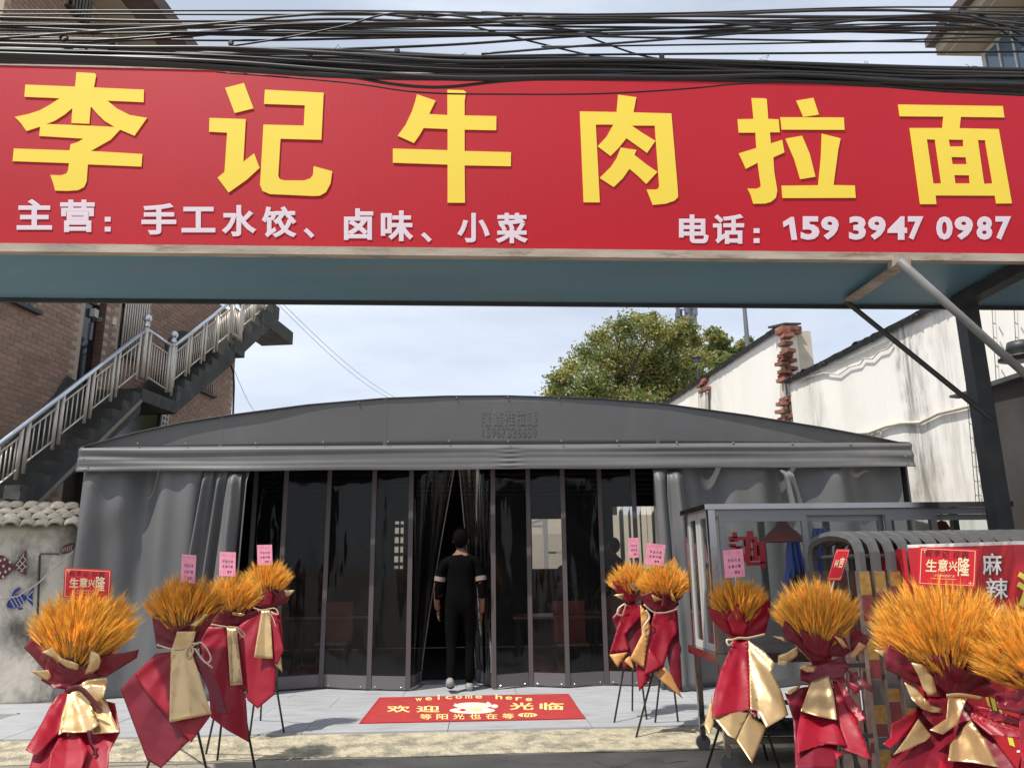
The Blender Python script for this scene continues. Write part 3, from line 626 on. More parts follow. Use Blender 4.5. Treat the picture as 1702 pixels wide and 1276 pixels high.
table(-3.1, 10.4, 'dark dining table just inside the leftmost clear door panels'); table(.95, 10.3, 'dark dining table just right of the entrance inside the tent')
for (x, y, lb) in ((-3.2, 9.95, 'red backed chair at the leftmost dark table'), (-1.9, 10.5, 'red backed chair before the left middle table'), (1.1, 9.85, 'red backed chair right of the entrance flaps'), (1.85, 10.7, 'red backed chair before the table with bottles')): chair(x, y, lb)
for i in range(5): bottle(1.30+i*.085, 11.15, .77, 'dark bottle in the row seen through the clear panel right of the entrance', 'bottles in a row on the dining table')
# sunlit yard behind the tent, seen through its rear openings
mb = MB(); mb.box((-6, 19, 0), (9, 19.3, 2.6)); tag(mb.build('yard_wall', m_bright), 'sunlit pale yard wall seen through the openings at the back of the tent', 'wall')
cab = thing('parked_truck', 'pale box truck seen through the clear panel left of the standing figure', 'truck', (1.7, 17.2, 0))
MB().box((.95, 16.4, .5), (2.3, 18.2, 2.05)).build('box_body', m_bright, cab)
for i in (0, 1): MB().lathe((1.2+i*.8, 16.38, .4), [(.001, 0), (.38, 0), (.38, .2), (.001, .2)], 14, axis=(0, 1, 0)).build('wheel', m_rubber, cab)
fra = thing('awning_frame', 'white metal awning frame seen through the right-hand clear panels', 'awning frame', (1.1, 15, 0))
a = atY(906, 862, 15); MB().bar((a.x, 15, 0), (a.x, 15, a.z), .09, .09).build('post', m_winfr, fra)
MB().bar(atY(884, 874, 15), atY(906, 874, 15), .06, .05).build('rail', m_winfr, fra); MB().bar(atY(884, 869, 15), atY(906, 862, 15), .06, .05).build('rail', m_winfr, fra)
MB().bar(atY(906, 918, 15.1), atY(940, 918, 15.1), .04, .04).build('rail', m_winfr, fra)
cur = thing('striped_curtain', 'tall cream panels with dark gaps in the rear opening at right of the tent', 'curtain', (2.8, 14.2, .06))
for a, b in ((1028, 1040), (1043, 1052), (1056, 1060), (1062, 1070), (1074, 1079), (1082, 1094)):
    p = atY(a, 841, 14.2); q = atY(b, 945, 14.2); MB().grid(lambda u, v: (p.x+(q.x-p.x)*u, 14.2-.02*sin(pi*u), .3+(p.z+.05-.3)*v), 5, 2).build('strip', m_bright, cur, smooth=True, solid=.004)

# ================================================================== PEOPLE
def person(name, label, x, y, z0, h, yaw=0, full=True, stripes=True):
    """standing figure seen from behind; feet at z0"""
    k = h/1.75; root = thing(name, label, 'person', (x, y, z0))
    c_, s_ = cos(yaw), sin(yaw)
    T = lambda p: (p[0]*c_*k-p[1]*s_*k, p[0]*s_*k+p[1]*c_*k, p[2]*k)
    J = [((0,0,.93),.165),((0,.0,1.10),.165),((0,0,1.28),.178),((0,-.005,1.42),.13),((0,.01,1.50),.058),((0,.02,1.56),.06),
         ((.10,0,.90),.10),((.11,.06,.50),.062),((.10,-.02,.11),.045),((.11,.10,.05),.045),
         ((-.10,0,.90),.10),((-.10,-.02,.50),.062),((-.10,-.16,.13),.045),((-.11,-.08,.05),.045),
         ((.185,0,1.405),.068),((.245,-.03,1.13),.046),((.245,.06,.90),.035),((.235,.10,.82),.038),
         ((-.19,0,1.385),.07),((-.265,.02,1.12),.047),((-.275,.17,.93),.036),((-.265,.23,.86),.038)]
    E_ = [(0,1),(1,2),(2,3),(3,4),(4,5),(0,6),(6,7),(7,8),(8,9),(0,10),(10,11),(11,12),(12,13),(3,14),(14,15),(15,16),(16,17),(3,18),(18,19),(19,20),(20,21)]
    me = bpy.data.meshes.new('body'); me.from_pydata([T(j[0]) for j in J], E_, []); o = bpy.data.objects.new('body', me); COL.objects.link(o)
    md = o.modifiers.new('skin', 'SKIN'); md.use_smooth_shade = True
    for i, j in enumerate(J): me.skin_vertices[0].data[i].radius = (j[1]*k*1.0, j[1]*k*(.72 if i < 4 else 1.0)) if i not in (2, 3) else (j[1]*k*1.0, j[1]*k*.62)
    me.skin_vertices[0].data[0].use_root = True
    o.modifiers.new('sub', 'SUBSURF').levels = 2; o.modifiers['sub'].render_levels = 2
    dg = bpy.context.evaluated_depsgraph_get(); dg.update(); m2 = bpy.data.meshes.new_from_object(o.evaluated_get(dg)); bpy.data.objects.remove(o)
    # skin on forearms, neck; clothes elsewhere
    m2.materials.clear(); m2.materials.append(m_black); m2.materials.append(m_skin)
    for p in m2.polygons:
        c = p.center; zc = c.z/k
        p.material_index = 1 if (zc > 1.475 or (abs((c.x*c_+c.y*s_)/k) > .205 and zc < 1.16 and zc > .7)) else 0; p.use_smooth = True
    b = bpy.data.objects.new('body', m2); COL.objects.link(b); b.parent = root
    P = lambda p: Vector(T(p))+Vector((x, y, z0))
    hd = MB(); hd.ball(P((0, .02, 1.655)), .105*k, 20, (.78, .92, 1.12))
    for s in (-1, 1): hd.ball(P((s*.083, .02, 1.64)), .028*k, 8, (.4, .7, 1.1))
    hd.ball(P((0, .125, 1.63)), .02*k, 8, (.6, .9, 1.2))
    hd.build('head', m_skin, root, smooth=True)
    hr = MB(); hr.ball(P((0, -.008, 1.675)), .112*k, 20, (.84, .94, 1.12)); hr.build('hair', m_hair, root, smooth=True)
    if full:
        for s, (hx, hy, hz) in ((1, (.235, .11, .78)), (-1, (-.262, .25, .82))):
            hm = MB(); hm.ball(P((hx, hy, hz)), .042*k, 8, (.5, .8, 1.1))
            for f in range(4): hm.tube([P((hx, hy-.025+.018*f, hz-.03)), P((hx-s*.006, hy-.022+.018*f, hz-.07)), P((hx-s*.02, hy-.018+.017*f, hz-.098+.006*abs(f-1.5)))], [.0095*k, .0085*k, .006*k], 6)
            hm.tube([P((hx, hy+.03, hz)), P((hx-s*.012, hy+.05, hz-.03)), P((hx-s*.02, hy+.055, hz-.055))], [.011*k, .010*k, .007*k], 6)
            hm.build('hand', m_skin, root, smooth=True)
        for s, fy, fz, tilt in ((1, .06, .0, 0), (-1, -.12, .03, .25)):
            sh = MB(); pr = [(-.12, .034, .035, .06), (-.08, .046, .045, .10), (0, .048, .042, .085), (.07, .052, .035, .06), (.13, .044, .028, .035), (.165, .02, .02, .02)]
            vs = []
            for (yy, wx, wz, top) in pr:
                for q in range(10):
                    a = 2*pi*q/10; zz_ = max(0, top*.5+top*.5*sin(a)); vs.append(P((s*.105+wx*cos(a), fy+yy*cos(tilt), fz+zz_-(yy)*sin(tilt)*.9+.02*(tilt > 0))))
            n = len(pr); sh.add(vs, [(i*10+q, i*10+(q+1) % 10, (i+1)*10+(q+1) % 10, (i+1)*10+q) for i in range(n-1) for q in range(10)]+[tuple(range(9, -1, -1)), tuple(range((n-1)*10, n*10))])
            sh.build('shoe', m_shoe, root, smooth=True)
        if stripes:
            for s in (-1, 1):
                MB().tube([P((s*.228, -.012+.012*(s < 0), 1.235)), P((s*.236, -.016+.018*(s < 0), 1.185))], .066*k, 12, caps=False).build('sleeve_band', m_cuff, root, smooth=True)
                MB().tube([P((s*.250, .0+.05*(s < 0), 1.045)), P((s*.250, .004+.05*(s < 0), 1.038))], .048*k, 10, caps=False).build('sleeve_band', m_cardp2, root)
                MB().tube([P((s*.215, -.004, 1.30)), P((s*.250, -.02+.03*(s < 0), 1.10)), P((s*.252, .01+.07*(s < 0), 1.00))], [.064*k, .052*k, .046*k], 12, caps=False).build('sleeve', m_black, root, smooth=True)
    return root
person('person', 'person in black clothes and grey shoes walking in through the parted entrance flaps', -.235, 8.98, .06, 1.72, 0)
person('person', 'dark silhouette of a person standing inside behind the bright right-hand opening', atY(1020, 900, 12.2).x, 12.2, .06, 1.70, .9, True, False)
person('person', 'dim figure inside the tent just left of the bright rear opening at the seam', atY(934, 930, 12.6).x, 12.6, -.25, 1.60, -.5, True, False)

# ================================================================== LEFT BUILDING
r_ = ray(980, 948); WD = Vector((r_.x, r_.y, 0)).normalized(); WN = Vector((WD.y, -WD.x, 0))   # faces the camera side (+x)
WP = atY(388, 640, 16.4)
def wl(x, y, out=0.0): return onP(x, y, WP+WN*out, WN)
def wcoord(P): d = P-WP; return d.dot(WD), P.z
def wpt(s, z, out=0.0): q = WP+WD*s+WN*out; return Vector((q.x, q.y, z))
sA1, _ = wcoord(wl(143, 500)); sR, _ = wcoord(wl(179, 500)); sB1 = 0.0; sW0, zw0 = wcoord(wl(197, 560)); sW1, zw1 = wcoord(wl(244, 520))
zTer = wcoord(wl(362, 503))[1]
sA0 = wcoord(wl(-75, 500))[0]; _, zTop = wcoord(wl(200, 60)); zTop = max(zTop, 9.0)
print('left bldg', sA0, sA1, sR, sW0, sW1, zTer, zTop, wl(388, 690), wl(0, 640))
bl = thing('brick_building', 'tan tiled brick building at far left with an outside stair', 'building', wpt(sA0, 0, 0))
CH, BW = .072, .205
WIN = [(sW0, sW1+.0, wcoord(wl(197, 585))[1], wcoord(wl(244, 440))[1])]
# walls (mortar) with openings
def wall_holes(s0, s1, z0, z1, holes, out, depth, m, name='wall'):
    xs = sorted({s0, s1, *[min(max(h[0], s0), s1) for h in holes], *[min(max(h[1], s0), s1) for h in holes]}); zs = sorted({z0, z1, *[min(max(h[2], z0), z1) for h in holes], *[min(max(h[3], z0), z1) for h in holes]}); mb = MB()
    for a, b in zip(xs, xs[1:]):
        for c, d in zip(zs, zs[1:]):
            if any(h[0] <= (a+b)/2 <= h[1] and h[2] <= (c+d)/2 <= h[3] for h in holes): continue
            mb.hexa([wpt(a, c, out), wpt(b, c, out), wpt(b, c, out-depth), wpt(a, c, out-depth), wpt(a, d, out), wpt(b, d, out), wpt(b, d, out-depth), wpt(a, d, out-depth)])
    return mb.build(name, m, bl)
s55, z55 = wcoord(wl(55, 500)); w2a = wcoord(wl(112, 20)); w2b = wcoord(wl(150, 20)); z2b = wcoord(wl(140, 42))[1]
WA = [(s55-1.6, s55+.02, z55-.13, z55+1.2), (w2a[0], w2b[0], z2b, z2b+1.3)]
lw = wcoord(wl(328, 640)); lw1 = wcoord(wl(352, 640)); zl0 = wcoord(wl(340, 652))[1]; WB = [(lw[0], lw1[0], zl0, zl0+1.1)]
wcA = wall_holes(sA0, sA1, 0, zTop, WA, 0, .25, m_mortar); wcB = wall_holes(sR, sB1, 0, zTer, WIN+WB, 0, .25, m_mortar)
MB().hexa([wpt(sA1, 0, -.16), wpt(sR+.02, 0, -.16), wpt(sR+.02, 0, -.8), wpt(sA1, 0, -.4), wpt(sA1, zTop, -.16), wpt(sR+.02, zTop, -.16), wpt(sR+.02, zTop, -.8), wpt(sA1, zTop, -.8)]).build('recess_wall', m_mortar_d, bl)
MB().add([wpt(sA0+.1, 0, -.25), wpt(sA0+.1, 0, -8), wpt(sA0+.1, zTop, -8), wpt(sA0+.1, zTop, -.25)], [(0,1,2,3)]).build('side_wall', m_brick, bl, solid=.2)
# far side returns so the building is solid
q0, q1 = wpt(sB1, 0, -.25), wpt(sB1, 0, -8)
MB().add([wpt(sB1-.2, 0, -.25), wpt(sB1-.2, 0, -8), wpt(sB1-.2, zTer, -8), wpt(sB1-.2, zTer, -.25)], [(0,1,2,3)]).build('side_wall', m_brick, bl, solid=.2)
MB().add([wpt(sA1-.12, zTer-1, -.25), wpt(sA1-.12, zTer-1, -8), wpt(sA1-.12, zTop, -8), wpt(sA1-.12, zTop, -.25)], [(0,1,2,3)]).build('side_wall', m_brick, bl, solid=.2)
MB().add([wpt(sR, zTer-.02, -.2), wpt(sB1-.3, zTer-.02, -.2), wpt(sB1-.3, zTer-.02, -8), wpt(sR, zTer-.02, -8)], [(0,1,2,3)]).build('terrace_deck', m_stair, bl, solid=.1)
# bricks
def brick_mesh(w, h, d, m):
    a, b = WD*(w/2), Vector((0, 0, h/2)); o_ = WN*d; e = .0022; a2 = WD*(w/2-e); b2 = Vector((0, 0, h/2-e))
    vs = [-a-b, a-b, a+b, -a+b, -a2-b2+o_, a2-b2+o_, a2+b2+o_, -a2+b2+o_]
    me = bpy.data.meshes.new('brick'); me.from_pydata([tuple(v) for v in vs], [], [(4,5,6,7),(0,1,5,4),(1,2,6,5),(2,3,7,6),(3,0,4,7)]); me.materials.append(m); return me, vs
bme, bvs = brick_mesh(BW-.010, CH-.010, .009, m_brick)
cand = []; sm = MB()
def inhole(s, z, H): return any(h[0]-.09 < s < h[1]+.09 and h[2]-.03 < z < h[3]+.03 for h in H)
for (s0, s1, z0, z1, H) in ((sA0, sA1, 2.0, zTop, WA), (sR, sB1, 2.2, zTer, WIN+WB)):
    r = 0; z = z0
    while z+CH < z1:
        s = s0+(BW/2 if r % 2 == 0 else BW); 
        while s+BW/2 <= s1+.001:
            if not inhole(s, z+CH/2, H):
                P = wpt(s, z+CH/2, 0); px = proj(P); vis = -40 < px[0] < 420 and ((485 < px[1] < 760) or (-30 < px[1] < 110))
                cand.append((0 if (vis and px[0] < 240 and px[1] > 485) else 1 if vis else 2, (P-C0).length, P))
            s += BW
        z += CH; r += 1
cand.sort(key=lambda c: (c[0], c[1]))
for i, c in enumerate(cand):
    if i < 290: put(bme, 'brick', bl, c[2])
    else: sm.add([v+c[2] for v in bvs], [(4,5,6,7),(0,1,5,4),(1,2,6,5),(2,3,7,6),(3,0,4,7)])
sm.build('brick_facing', m_brick, bl, kind='stuff')
# jamb facing the camera, with dark bricks
jx = sR-.0
jb = MB().hexa([wpt(jx, 0, .0), wpt(jx-.02, 0, 0), wpt(jx-.02, 0, -.16), wpt(jx, 0, -.16), wpt(jx, zTer, .0), wpt(jx-.02, zTer, 0), wpt(jx-.02, zTer, -.16), wpt(jx, zTer, -.16)]).build('jamb', m_mortar_d, bl)
for i in range(34):
    z = wl(170, 640).z-.3+i*CH
    if z > zTer: break
    MB().hexa([wpt(jx-.028, z, -.01), wpt(jx-.02, z, -.01), wpt(jx-.02, z, -.155), wpt(jx-.028, z, -.155), wpt(jx-.028, z+CH-.006, -.01), wpt(jx-.02, z+CH-.006, -.01), wpt(jx-.02, z+CH-.006, -.155), wpt(jx-.028, z+CH-.006, -.155)]).build('brick', m_brick2, bl)
zp = wl(171, 529).z; MB().hexa([wpt(jx-.034, zp-.035, -.04), wpt(jx-.028, zp-.035, -.04), wpt(jx-.028, zp-.035, -.13), wpt(jx-.034, zp-.035, -.13), wpt(jx-.034, zp+.035, -.04), wpt(jx-.028, zp+.035, -.04), wpt(jx-.028, zp+.035, -.13), wpt(jx-.034, zp+.035, -.13)]).build('door_plate', m_brass, bl)
sp_, zp = wcoord(wl(189, 534)); MB().hexa([wpt(sp_-.05, zp-.06, .02), wpt(sp_+.05, zp-.06, .02), wpt(sp_+.05, zp-.06, 0), wpt(sp_-.05, zp-.06, 0), wpt(sp_-.05, zp+.06, .02), wpt(sp_+.05, zp+.06, .02), wpt(sp_+.05, zp+.06, 0), wpt(sp_-.05, zp+.06, 0)]).build('switch_plate', m_eggplate, bl)
# dark door in the recess
zd = wl(160, 640).z-.4
dr = MB().hexa([wpt(sA1+.02, zd, -.12), wpt(sR-.04, zd, -.12), wpt(sR-.04, zd, -.155), wpt(sA1+.02, zd, -.155), wpt(sA1+.02, zd+2.6, -.12), wpt(sR-.04, zd+2.6, -.12), wpt(sR-.04, zd+2.6, -.155), wpt(sA1+.02, zd+2.6, -.155)]).build('door', m_wblack, bl)
for i in range(3): q = wpt(sA1+.35, zd+1.55+i*.22, -.11); MB().box(q-Vector((.06, .06, .08)), q+Vector((.06, .06, .05))).build('door_light', m_winfr, dr)
q = wpt(sA1+.35, zd+1.1, -.10); MB().bar(q, q+Vector((0, 0, .28)), .03, .03).build('door_handle', m_inoxb, dr)
# windows
def window(s0, s1, z0, z1, nb, bars=True, white=True):
    w = MB()
    for (a, b, c, d) in ((s0, s1, z0, z0+.04), (s0, s1, z1-.04, z1), (s0, s0+.04, z0+.04, z1-.04), (s1-.04, s1, z0+.04, z1-.04)):
        w.hexa([wpt(a, c, -.08), wpt(b, c, -.08), wpt(b, c, -.13), wpt(a, c, -.13), wpt(a, d, -.08), wpt(b, d, -.08), wpt(b, d, -.13), wpt(a, d, -.13)])
    f = w.build('window', m_winfr, bl)
    MB().hexa([wpt(s0+.04, z0+.04, -.12), wpt(s1-.04, z0+.04, -.12), wpt(s1-.04, z0+.04, -.14), wpt(s0+.04, z0+.04, -.14), wpt(s0+.04, z1-.04, -.12), wpt(s1-.04, z1-.04, -.12), wpt(s1-.04, z1-.04, -.14), wpt(s0+.04, z1-.04, -.14)]).build('pane', m_wblack, f)
    MB().hexa([wpt(s0-.08, z0-.05, .10), wpt(s1+.08, z0-.05, .10), wpt(s1+.08, z0-.05, -.1), wpt(s0-.08, z0-.05, -.1), wpt(s0-.08, z0, .10), wpt(s1+.08, z0, .10), wpt(s1+.08, z0, -.1), wpt(s0-.08, z0, -.1)]).build('sill', m_steel_dark, f)
    if bars:
        for i in range(nb): s = s0+(s1-s0)*(i+.5)/nb; MB().tube([wpt(s, z0, .05), wpt(s, z1, .05)], .017, 6).build('window_bar', m_inox if white else m_pipe, f, smooth=True)
        for z in (z0+.12, z0+(z1-z0)*.55, z0+(z1-z0)*.72): MB().bar(wpt(s0, z, .03), wpt(s1, z, .03), .02, .05).build('window_rail', m_steel_dark, f)
window(*WIN[0], 11)
window(*WA[0], 8); window(*WA[1], 7, True, False); window(*WB[0], 7)
# eave of the high block
e0, e1 = sA0, wcoord(wl(236, 60))[0]
se = sA1+.9; ez = zTop
MB().hexa([wpt(e0, ez, 1.0), wpt(se, ez, 1.0), wpt(se, ez, -8), wpt(e0, ez, -8), wpt(e0, ez+.25, 1.0), wpt(se, ez+.25, 1.0), wpt(se, ez+.25, -8), wpt(e0, ez+.25, -8)]).build('eave', m_eave, bl)
MB().hexa([wpt(e0, ez-.02, .5), wpt(se-.3, ez-.02, .5), wpt(se-.3, ez-.02, -8), wpt(e0, ez-.02, -8), wpt(e0, ez-.004, .5), wpt(se-.3, ez-.004, .5), wpt(se-.3, ez-.004, -8), wpt(e0, ez-.004, -8)]).build('soffit', m_soffit, bl)
# hanging wire at the far corner
mb = MB(); mb.tube([wl(380, 598, .1), wl(388, 618, .3), wl(389, 640, .35), wl(387, 700, .35)], .02, 6); mb.build('drop_wire', m_cable, bl)
# lower extension under the stair: flat black sheet for the shade in the opening, and vent grille
q = [wl(170, 735, .02), wl(268, 735, .02), wl(268, 676, .02), wl(225, 676, .02)]
MB().slab(q, WN*-.01).build('opening_shade', m_wblack, bl)
gr = MB(); 
s0, z0 = wcoord(wl(262, 715)); s1, z1 = wcoord(wl(275, 685))
for i in range(3): s = s0+(s1-s0)*i/2; gr.bar(wpt(s, z0-.2, .05), wpt(s, z1, .05), .035, .03)
for i in range(7): z = z0-.2+(z1-z0+.2)*i/6; gr.bar(wpt(s0, z, .05), wpt(s1, z, .05), .035, .03)
gr.build('vent_grille', m_winfr, bl)

# ---- the outside stair and its stainless railing
RO = .72
def rp(x, y, o=0.0): return onP(x, y, WP+WN*(RO+o), WN)
st = thing('outside_stair', 'mossy concrete stair climbing the side of the brick building', 'staircase', rp(60, 850))
def rs(x, y): return wcoord(rp(x, y))
def run(pa_, pb_, n, thick, name='flight'):
    """stepped solid between two nosing points given in picture"""
    (s0, z0), (s1, z1) = rs(*pa_), rs(*pb_); prof = []
    for i in range(n):
        s_a = s0+(s1-s0)*i/n; zb_ = z0+(z1-z0)*(i+1)/n; s_b = s0+(s1-s0)*(i+1)/n
        prof += [(s_a, zb_), (s_b, zb_)]
    prof = [(s0, z0)]+prof+[(s1, z1-thick), (s0, z0-thick)]
    fr = [wpt(s, z, RO+.04) for s, z in prof]; MB().slab(fr, WN*-(RO-.02)).build(name, m_stair, st)
run((-60, 905), (232, 655), 13, .30); run((290, 655), (388, 575), 9, .34)
# pale render line under the flights
for a, b in (((50, 850), (236, 665)),): MB().bar(rp(*a, .045), rp(*b, .045), .01, .05).build('render_edge', m_stair2, st)
def lan(pa_, pb_, th, name='landing'):
    (s0, z0), (s1, z1) = rs(*pa_), rs(*pb_); z = (z0+z1)/2
    MB().hexa([wpt(s0, z-th, RO+.05), wpt(s1, z-th, RO+.05), wpt(s1, z-th, .02), wpt(s0, z-th, .02), wpt(s0, z, RO+.05), wpt(s1, z, RO+.05), wpt(s1, z, .02), wpt(s0, z, .02)]).build(name, m_stair, st)
lan((232, 645), (290, 668), .20); 
run((402, 566), (462, 512), 5, .28)
lan((386, 562), (404, 572), .28)
(sU0, zU0), (sU1, _) = rs(432, 518), rs(468, 535)
zU0 = rs(440, 518)[1]
MB().hexa([wpt(sU0, zU0-.3, RO+.05), wpt(sU1+.6, zU0-.3, RO+.05), wpt(sU1+.6, zU0-.3, .02), wpt(sU0, zU0-.3, .02), wpt(sU0, zU0, RO+.05), wpt(sU1+.6, zU0, RO+.05), wpt(sU1+.6, zU0, .02), wpt(sU0, zU0, .02)]).build('landing', m_stair, st)
# stucco dado along the wall following the steps
dd = [wl(-20, 800, .03), wl(80, 625, .03), wl(105, 625, .03), wl(140, 660, .03), wl(0, 840, .03)]
MB().slab([wl(-40, 790, .03), wl(0, 752, .03), wl(95, 652, .03), wl(112, 624, .03), wl(135, 638, .03), wl(150, 700, .03), wl(30, 860, .03), wl(-40, 900, .03)], WN*-.02).build('dado', m_stair, st)
MB().slab([wl(276, 572, .03), wl(290, 552, .03), wl(306, 549, .03), wl(330, 560, .03), wl(330, 620, .03), wl(276, 620, .03)], WN*-.02).build('dado', m_stair, st)
rail = thing('stair_railing', 'stainless steel railing with ball finials along the outside stair', 'railing', rp(0, 850))
def ip(a, b, t): return (a[0]+(b[0]-a[0])*t, a[1]+(b[1]-a[1])*t)
def rail_run(top_a, top_b, bot_a, bot_b, posts, nb, hr=.030, gap=None, foot=.12):
    """top_*: handrail ends, bot_*: lower rail ends (picture points); posts: list of x in picture"""
    MB().tube([rp(*top_a), rp(*top_b)], hr, 10).build('handrail', m_inoxb, rail, smooth=True)
    ty = lambda x: top_a[1]+(top_b[1]-top_a[1])*(x-top_a[0])/(top_b[0]-top_a[0]); by = lambda x: bot_a[1]+(bot_b[1]-bot_a[1])*(x-bot_a[0])/(bot_b[0]-bot_a[0])
    for (x0, x1) in posts:
        for x in (x0, x1):
            if x is None: continue
            a = rp(x, ty(x)); b = rp(x, by(x)); b = Vector((a.x, a.y, b.z-foot)); MB().tube([a, b], .024, 8).build('post', m_inox, rail, smooth=True)
    for (p0, p1) in zip(posts, posts[1:]):
        xa_, xb_ = p0[1], p1[0]; a = rp(xa_, by(xa_)); b = rp(xb_, by(xb_)); h_a = rp(xa_, ty(xa_)).z-a.z; h_b = rp(xb_, ty(xb_)).z-b.z
        a2 = Vector((rp(xa_, ty(xa_)).x, rp(xa_, ty(xa_)).y, a.z)); b2 = Vector((rp(xb_, ty(xb_)).x, rp(xb_, ty(xb_)).y, b.z))
        MB().tube([a2, b2], .013, 6).build('lower_rail', m_inox, rail, smooth=True)
        u = Vector((0, 0, 1)); ta = a2+u*h_a*.78; tb = b2+u*h_b*.78
        MB().tube([ta, tb], .013, 6).build('upper_rail', m_inox, rail, smooth=True)
        for i in range(nb): t = (i+1)/(nb+1); MB().tube([a2.lerp(b2, t), ta.lerp(tb, t)], .009, 5).build('baluster', m_inox, rail, smooth=True)
rail_run((-60, 784), (240, 550), (-60, 862), (240, 617), [(-60, -50), (-12, -2), (38, 50), (97, 107), (149, 158), (192, 200), (234, None)], 4)
rail_run((245, 548), (289, 577), (245, 625), (289, 654), [(245, 251), (283, 291)], 7, foot=.05)
rail_run((290, 575), (389, 497), (290, 637), (389, 554), [(288, 293), (314, 319), (339, 344), (360, 365), (383, None)], 5)
rail_run((389, 497), (403, 508), (389, 555), (403, 566), [(386, 390), (400, 404)], 3, foot=.05)
rail_run((403, 508), (462, 455), (403, 546), (462, 496), [(402, 406), (421, 425), (438, 442), (456, 460)], 4)
for (x, y0, y1) in ((245, 533, 632), (289, 560, 655), (387, 484, 556), (402, 492, 565)):
    a = rp(x, y0); b = rp(x, y1); b = Vector((a.x, a.y, b.z)); MB().tube([a, b], .038, 10).build('newel_post', m_inox, rail, smooth=True)
    if y0 > 500:
        n_ = MB(); n_.lathe(a, [(.045, -.10), (.055, -.07), (.035, -.05), (.045, -.03), (.03, -.02)], 12); n_.ball(a+Vector((0, 0, .035)), .07, 14); n_.build('ball_finial', m_inoxb, rail, smooth=True)

# ================================================================== LOW OLD WALL (left)
e1_ = Vector((-4.47, 8.84, 0)); ldir = Vector((-cos(radians(20)), -sin(radians(20)), 0)); e0_ = e1_+ldir*4.5; LN = Vector((-sin(radians(20)), -cos(radians(20)), 0)) ; LN = Vector((ldir.y, -ldir.x, 0)); 
if LN.y > 0: LN = -LN
def lo(x, y, out=0.0): return onP(x, y, e1_+LN*out, LN)
zt = lo(100, 872).z
low = thing('lime_wall', 'low stained lime washed wall with painted fish and a tiled coping', 'wall', e1_)
def lgrid(u, v): p = e1_+ldir*4.5*u; n_ = .012*noise.noise(Vector((u*14, v*5, 0))); return (p.x+LN.x*n_, p.y+LN.y*n_, zt*v)
MB().grid(lgrid, 60, 24).build('wall_face', m_oldwall, low, smooth=True, solid=.001)
MB().hexa([e1_-LN*.02, e0_-LN*.02, e0_-LN*.26, e1_-LN*.26]+[p+Vector((0, 0, zt-.002)) for p in (e1_-LN*.02, e0_-LN*.02, e0_-LN*.26, e1_-LN*.26)]).build('wall_core', m_oldwall, low)
# blocked doorway outline
for a, b in (((66, 922), (62, 1040)), ((66, 920), (98, 920))): MB().bar(lo(*a, .012), lo(*b, .012), .02, .012).build('crack_line', m_steel_dark, low)
# painted fish
def fish(pts, m, lbl=None, out=.016, name='fish_painting'):
    o = MB().slab([lo(x, y, out) for x, y in pts], -LN*.004).build(name, m, low, label=lbl); return o
s8 = 798/150.
Q = lambda L_: [(x/s8, 820+y/s8) for x, y in L_]
f1 = fish(Q([(-60,560),(-20,540),(30,548),(80,590),(118,635),(125,630),(175,565),(232,492),(228,620),(236,722),(180,695),(128,662),(118,660),(80,710),(30,750),(-30,765),(-80,740)]), m_maroon, 'maroon fish with a netted tail')
for x, y in ((40,580),(30,640),(48,690),(26,735),(88,605),(84,665),(4,590),(0,700)): MB().slab([lo((x+11*cos(a))/s8, 820+(y+14*sin(a))/s8, .021) for a in [i*pi/4 for i in range(8)]], -LN*.003).build('painted_dot', m_chalk, f1)
for a, b in (((150,625),(205,690)),((170,590),(232,650)),((200,550),(232,590)),((150,670),(225,590)),((180,690),(232,640)),((140,640),(215,530))): MB().bar(lo(a[0]/s8, 820+a[1]/s8, .022), lo(b[0]/s8, 820+b[1]/s8, .022), .008, .004, LN).build('painted_line', m_chalk, f1)
f2 = fish(Q([(58,985),(70,950),(100,915),(150,888),(195,885),(225,905),(232,912),(262,870),(300,820),(285,905),(292,998),(255,955),(232,925),(222,945),(185,985),(140,1010),(95,1012),(65,1005)]), m_fblue, 'small blue scaled fish')
fish(Q([(103,910),(108,885),(130,850),(165,828),(183,832),(175,850),(145,868),(120,895)]), m_fblue, name='fish_fin'); fish(Q([(155,1012),(200,1005),(203,1020),(180,1027),(158,1022)]), m_fblue, name='fish_fin')
for r in range(5):
    for c in range(4):
        x, y = 100+c*30+r*9-10, 935+r*16-c*9
        if x < 215: MB().slab([lo((x+dx)/s8, 820+(y+dy)/s8, .021) for dx, dy in ((-7,-4),(3,-8),(8,0),(2,8),(-6,5))], -LN*.003).build('painted_scale', m_chalk, f2)
for (a, b) in (((240,912),(292,860)),((240,916),(290,950))): MB().bar(lo(a[0]/s8, 820+a[1]/s8, .022), lo(b[0]/s8, 820+b[1]/s8, .022), .009, .004, LN).build('painted_line', m_chalk, f2)
f3 = fish(Q([(532,520),(535,490),(570,455),(620,436),(658,438),(660,470),(630,505),(590,525),(555,532)]), m_maroon, 'small maroon striped oval fish')
for i in range(6): MB().bar(lo((552+i*17)/s8, 820+(480-i*5)/s8, .021), lo((545+i*17)/s8, 820+(520-i*4)/s8, .021), .006, .004, LN).build('painted_line', m_chalk, f3)
# loose cable on the wall
tag(MB().tube([lo(122, 916, .1), lo(95, 940, .08), lo(62, 970, .06), lo(30, 990, .05), lo(-20, 1000, .04)], .008, 6).build('loose_cable', m_chalk), 'thin pale cable strung across the fish painted wall', 'cable')
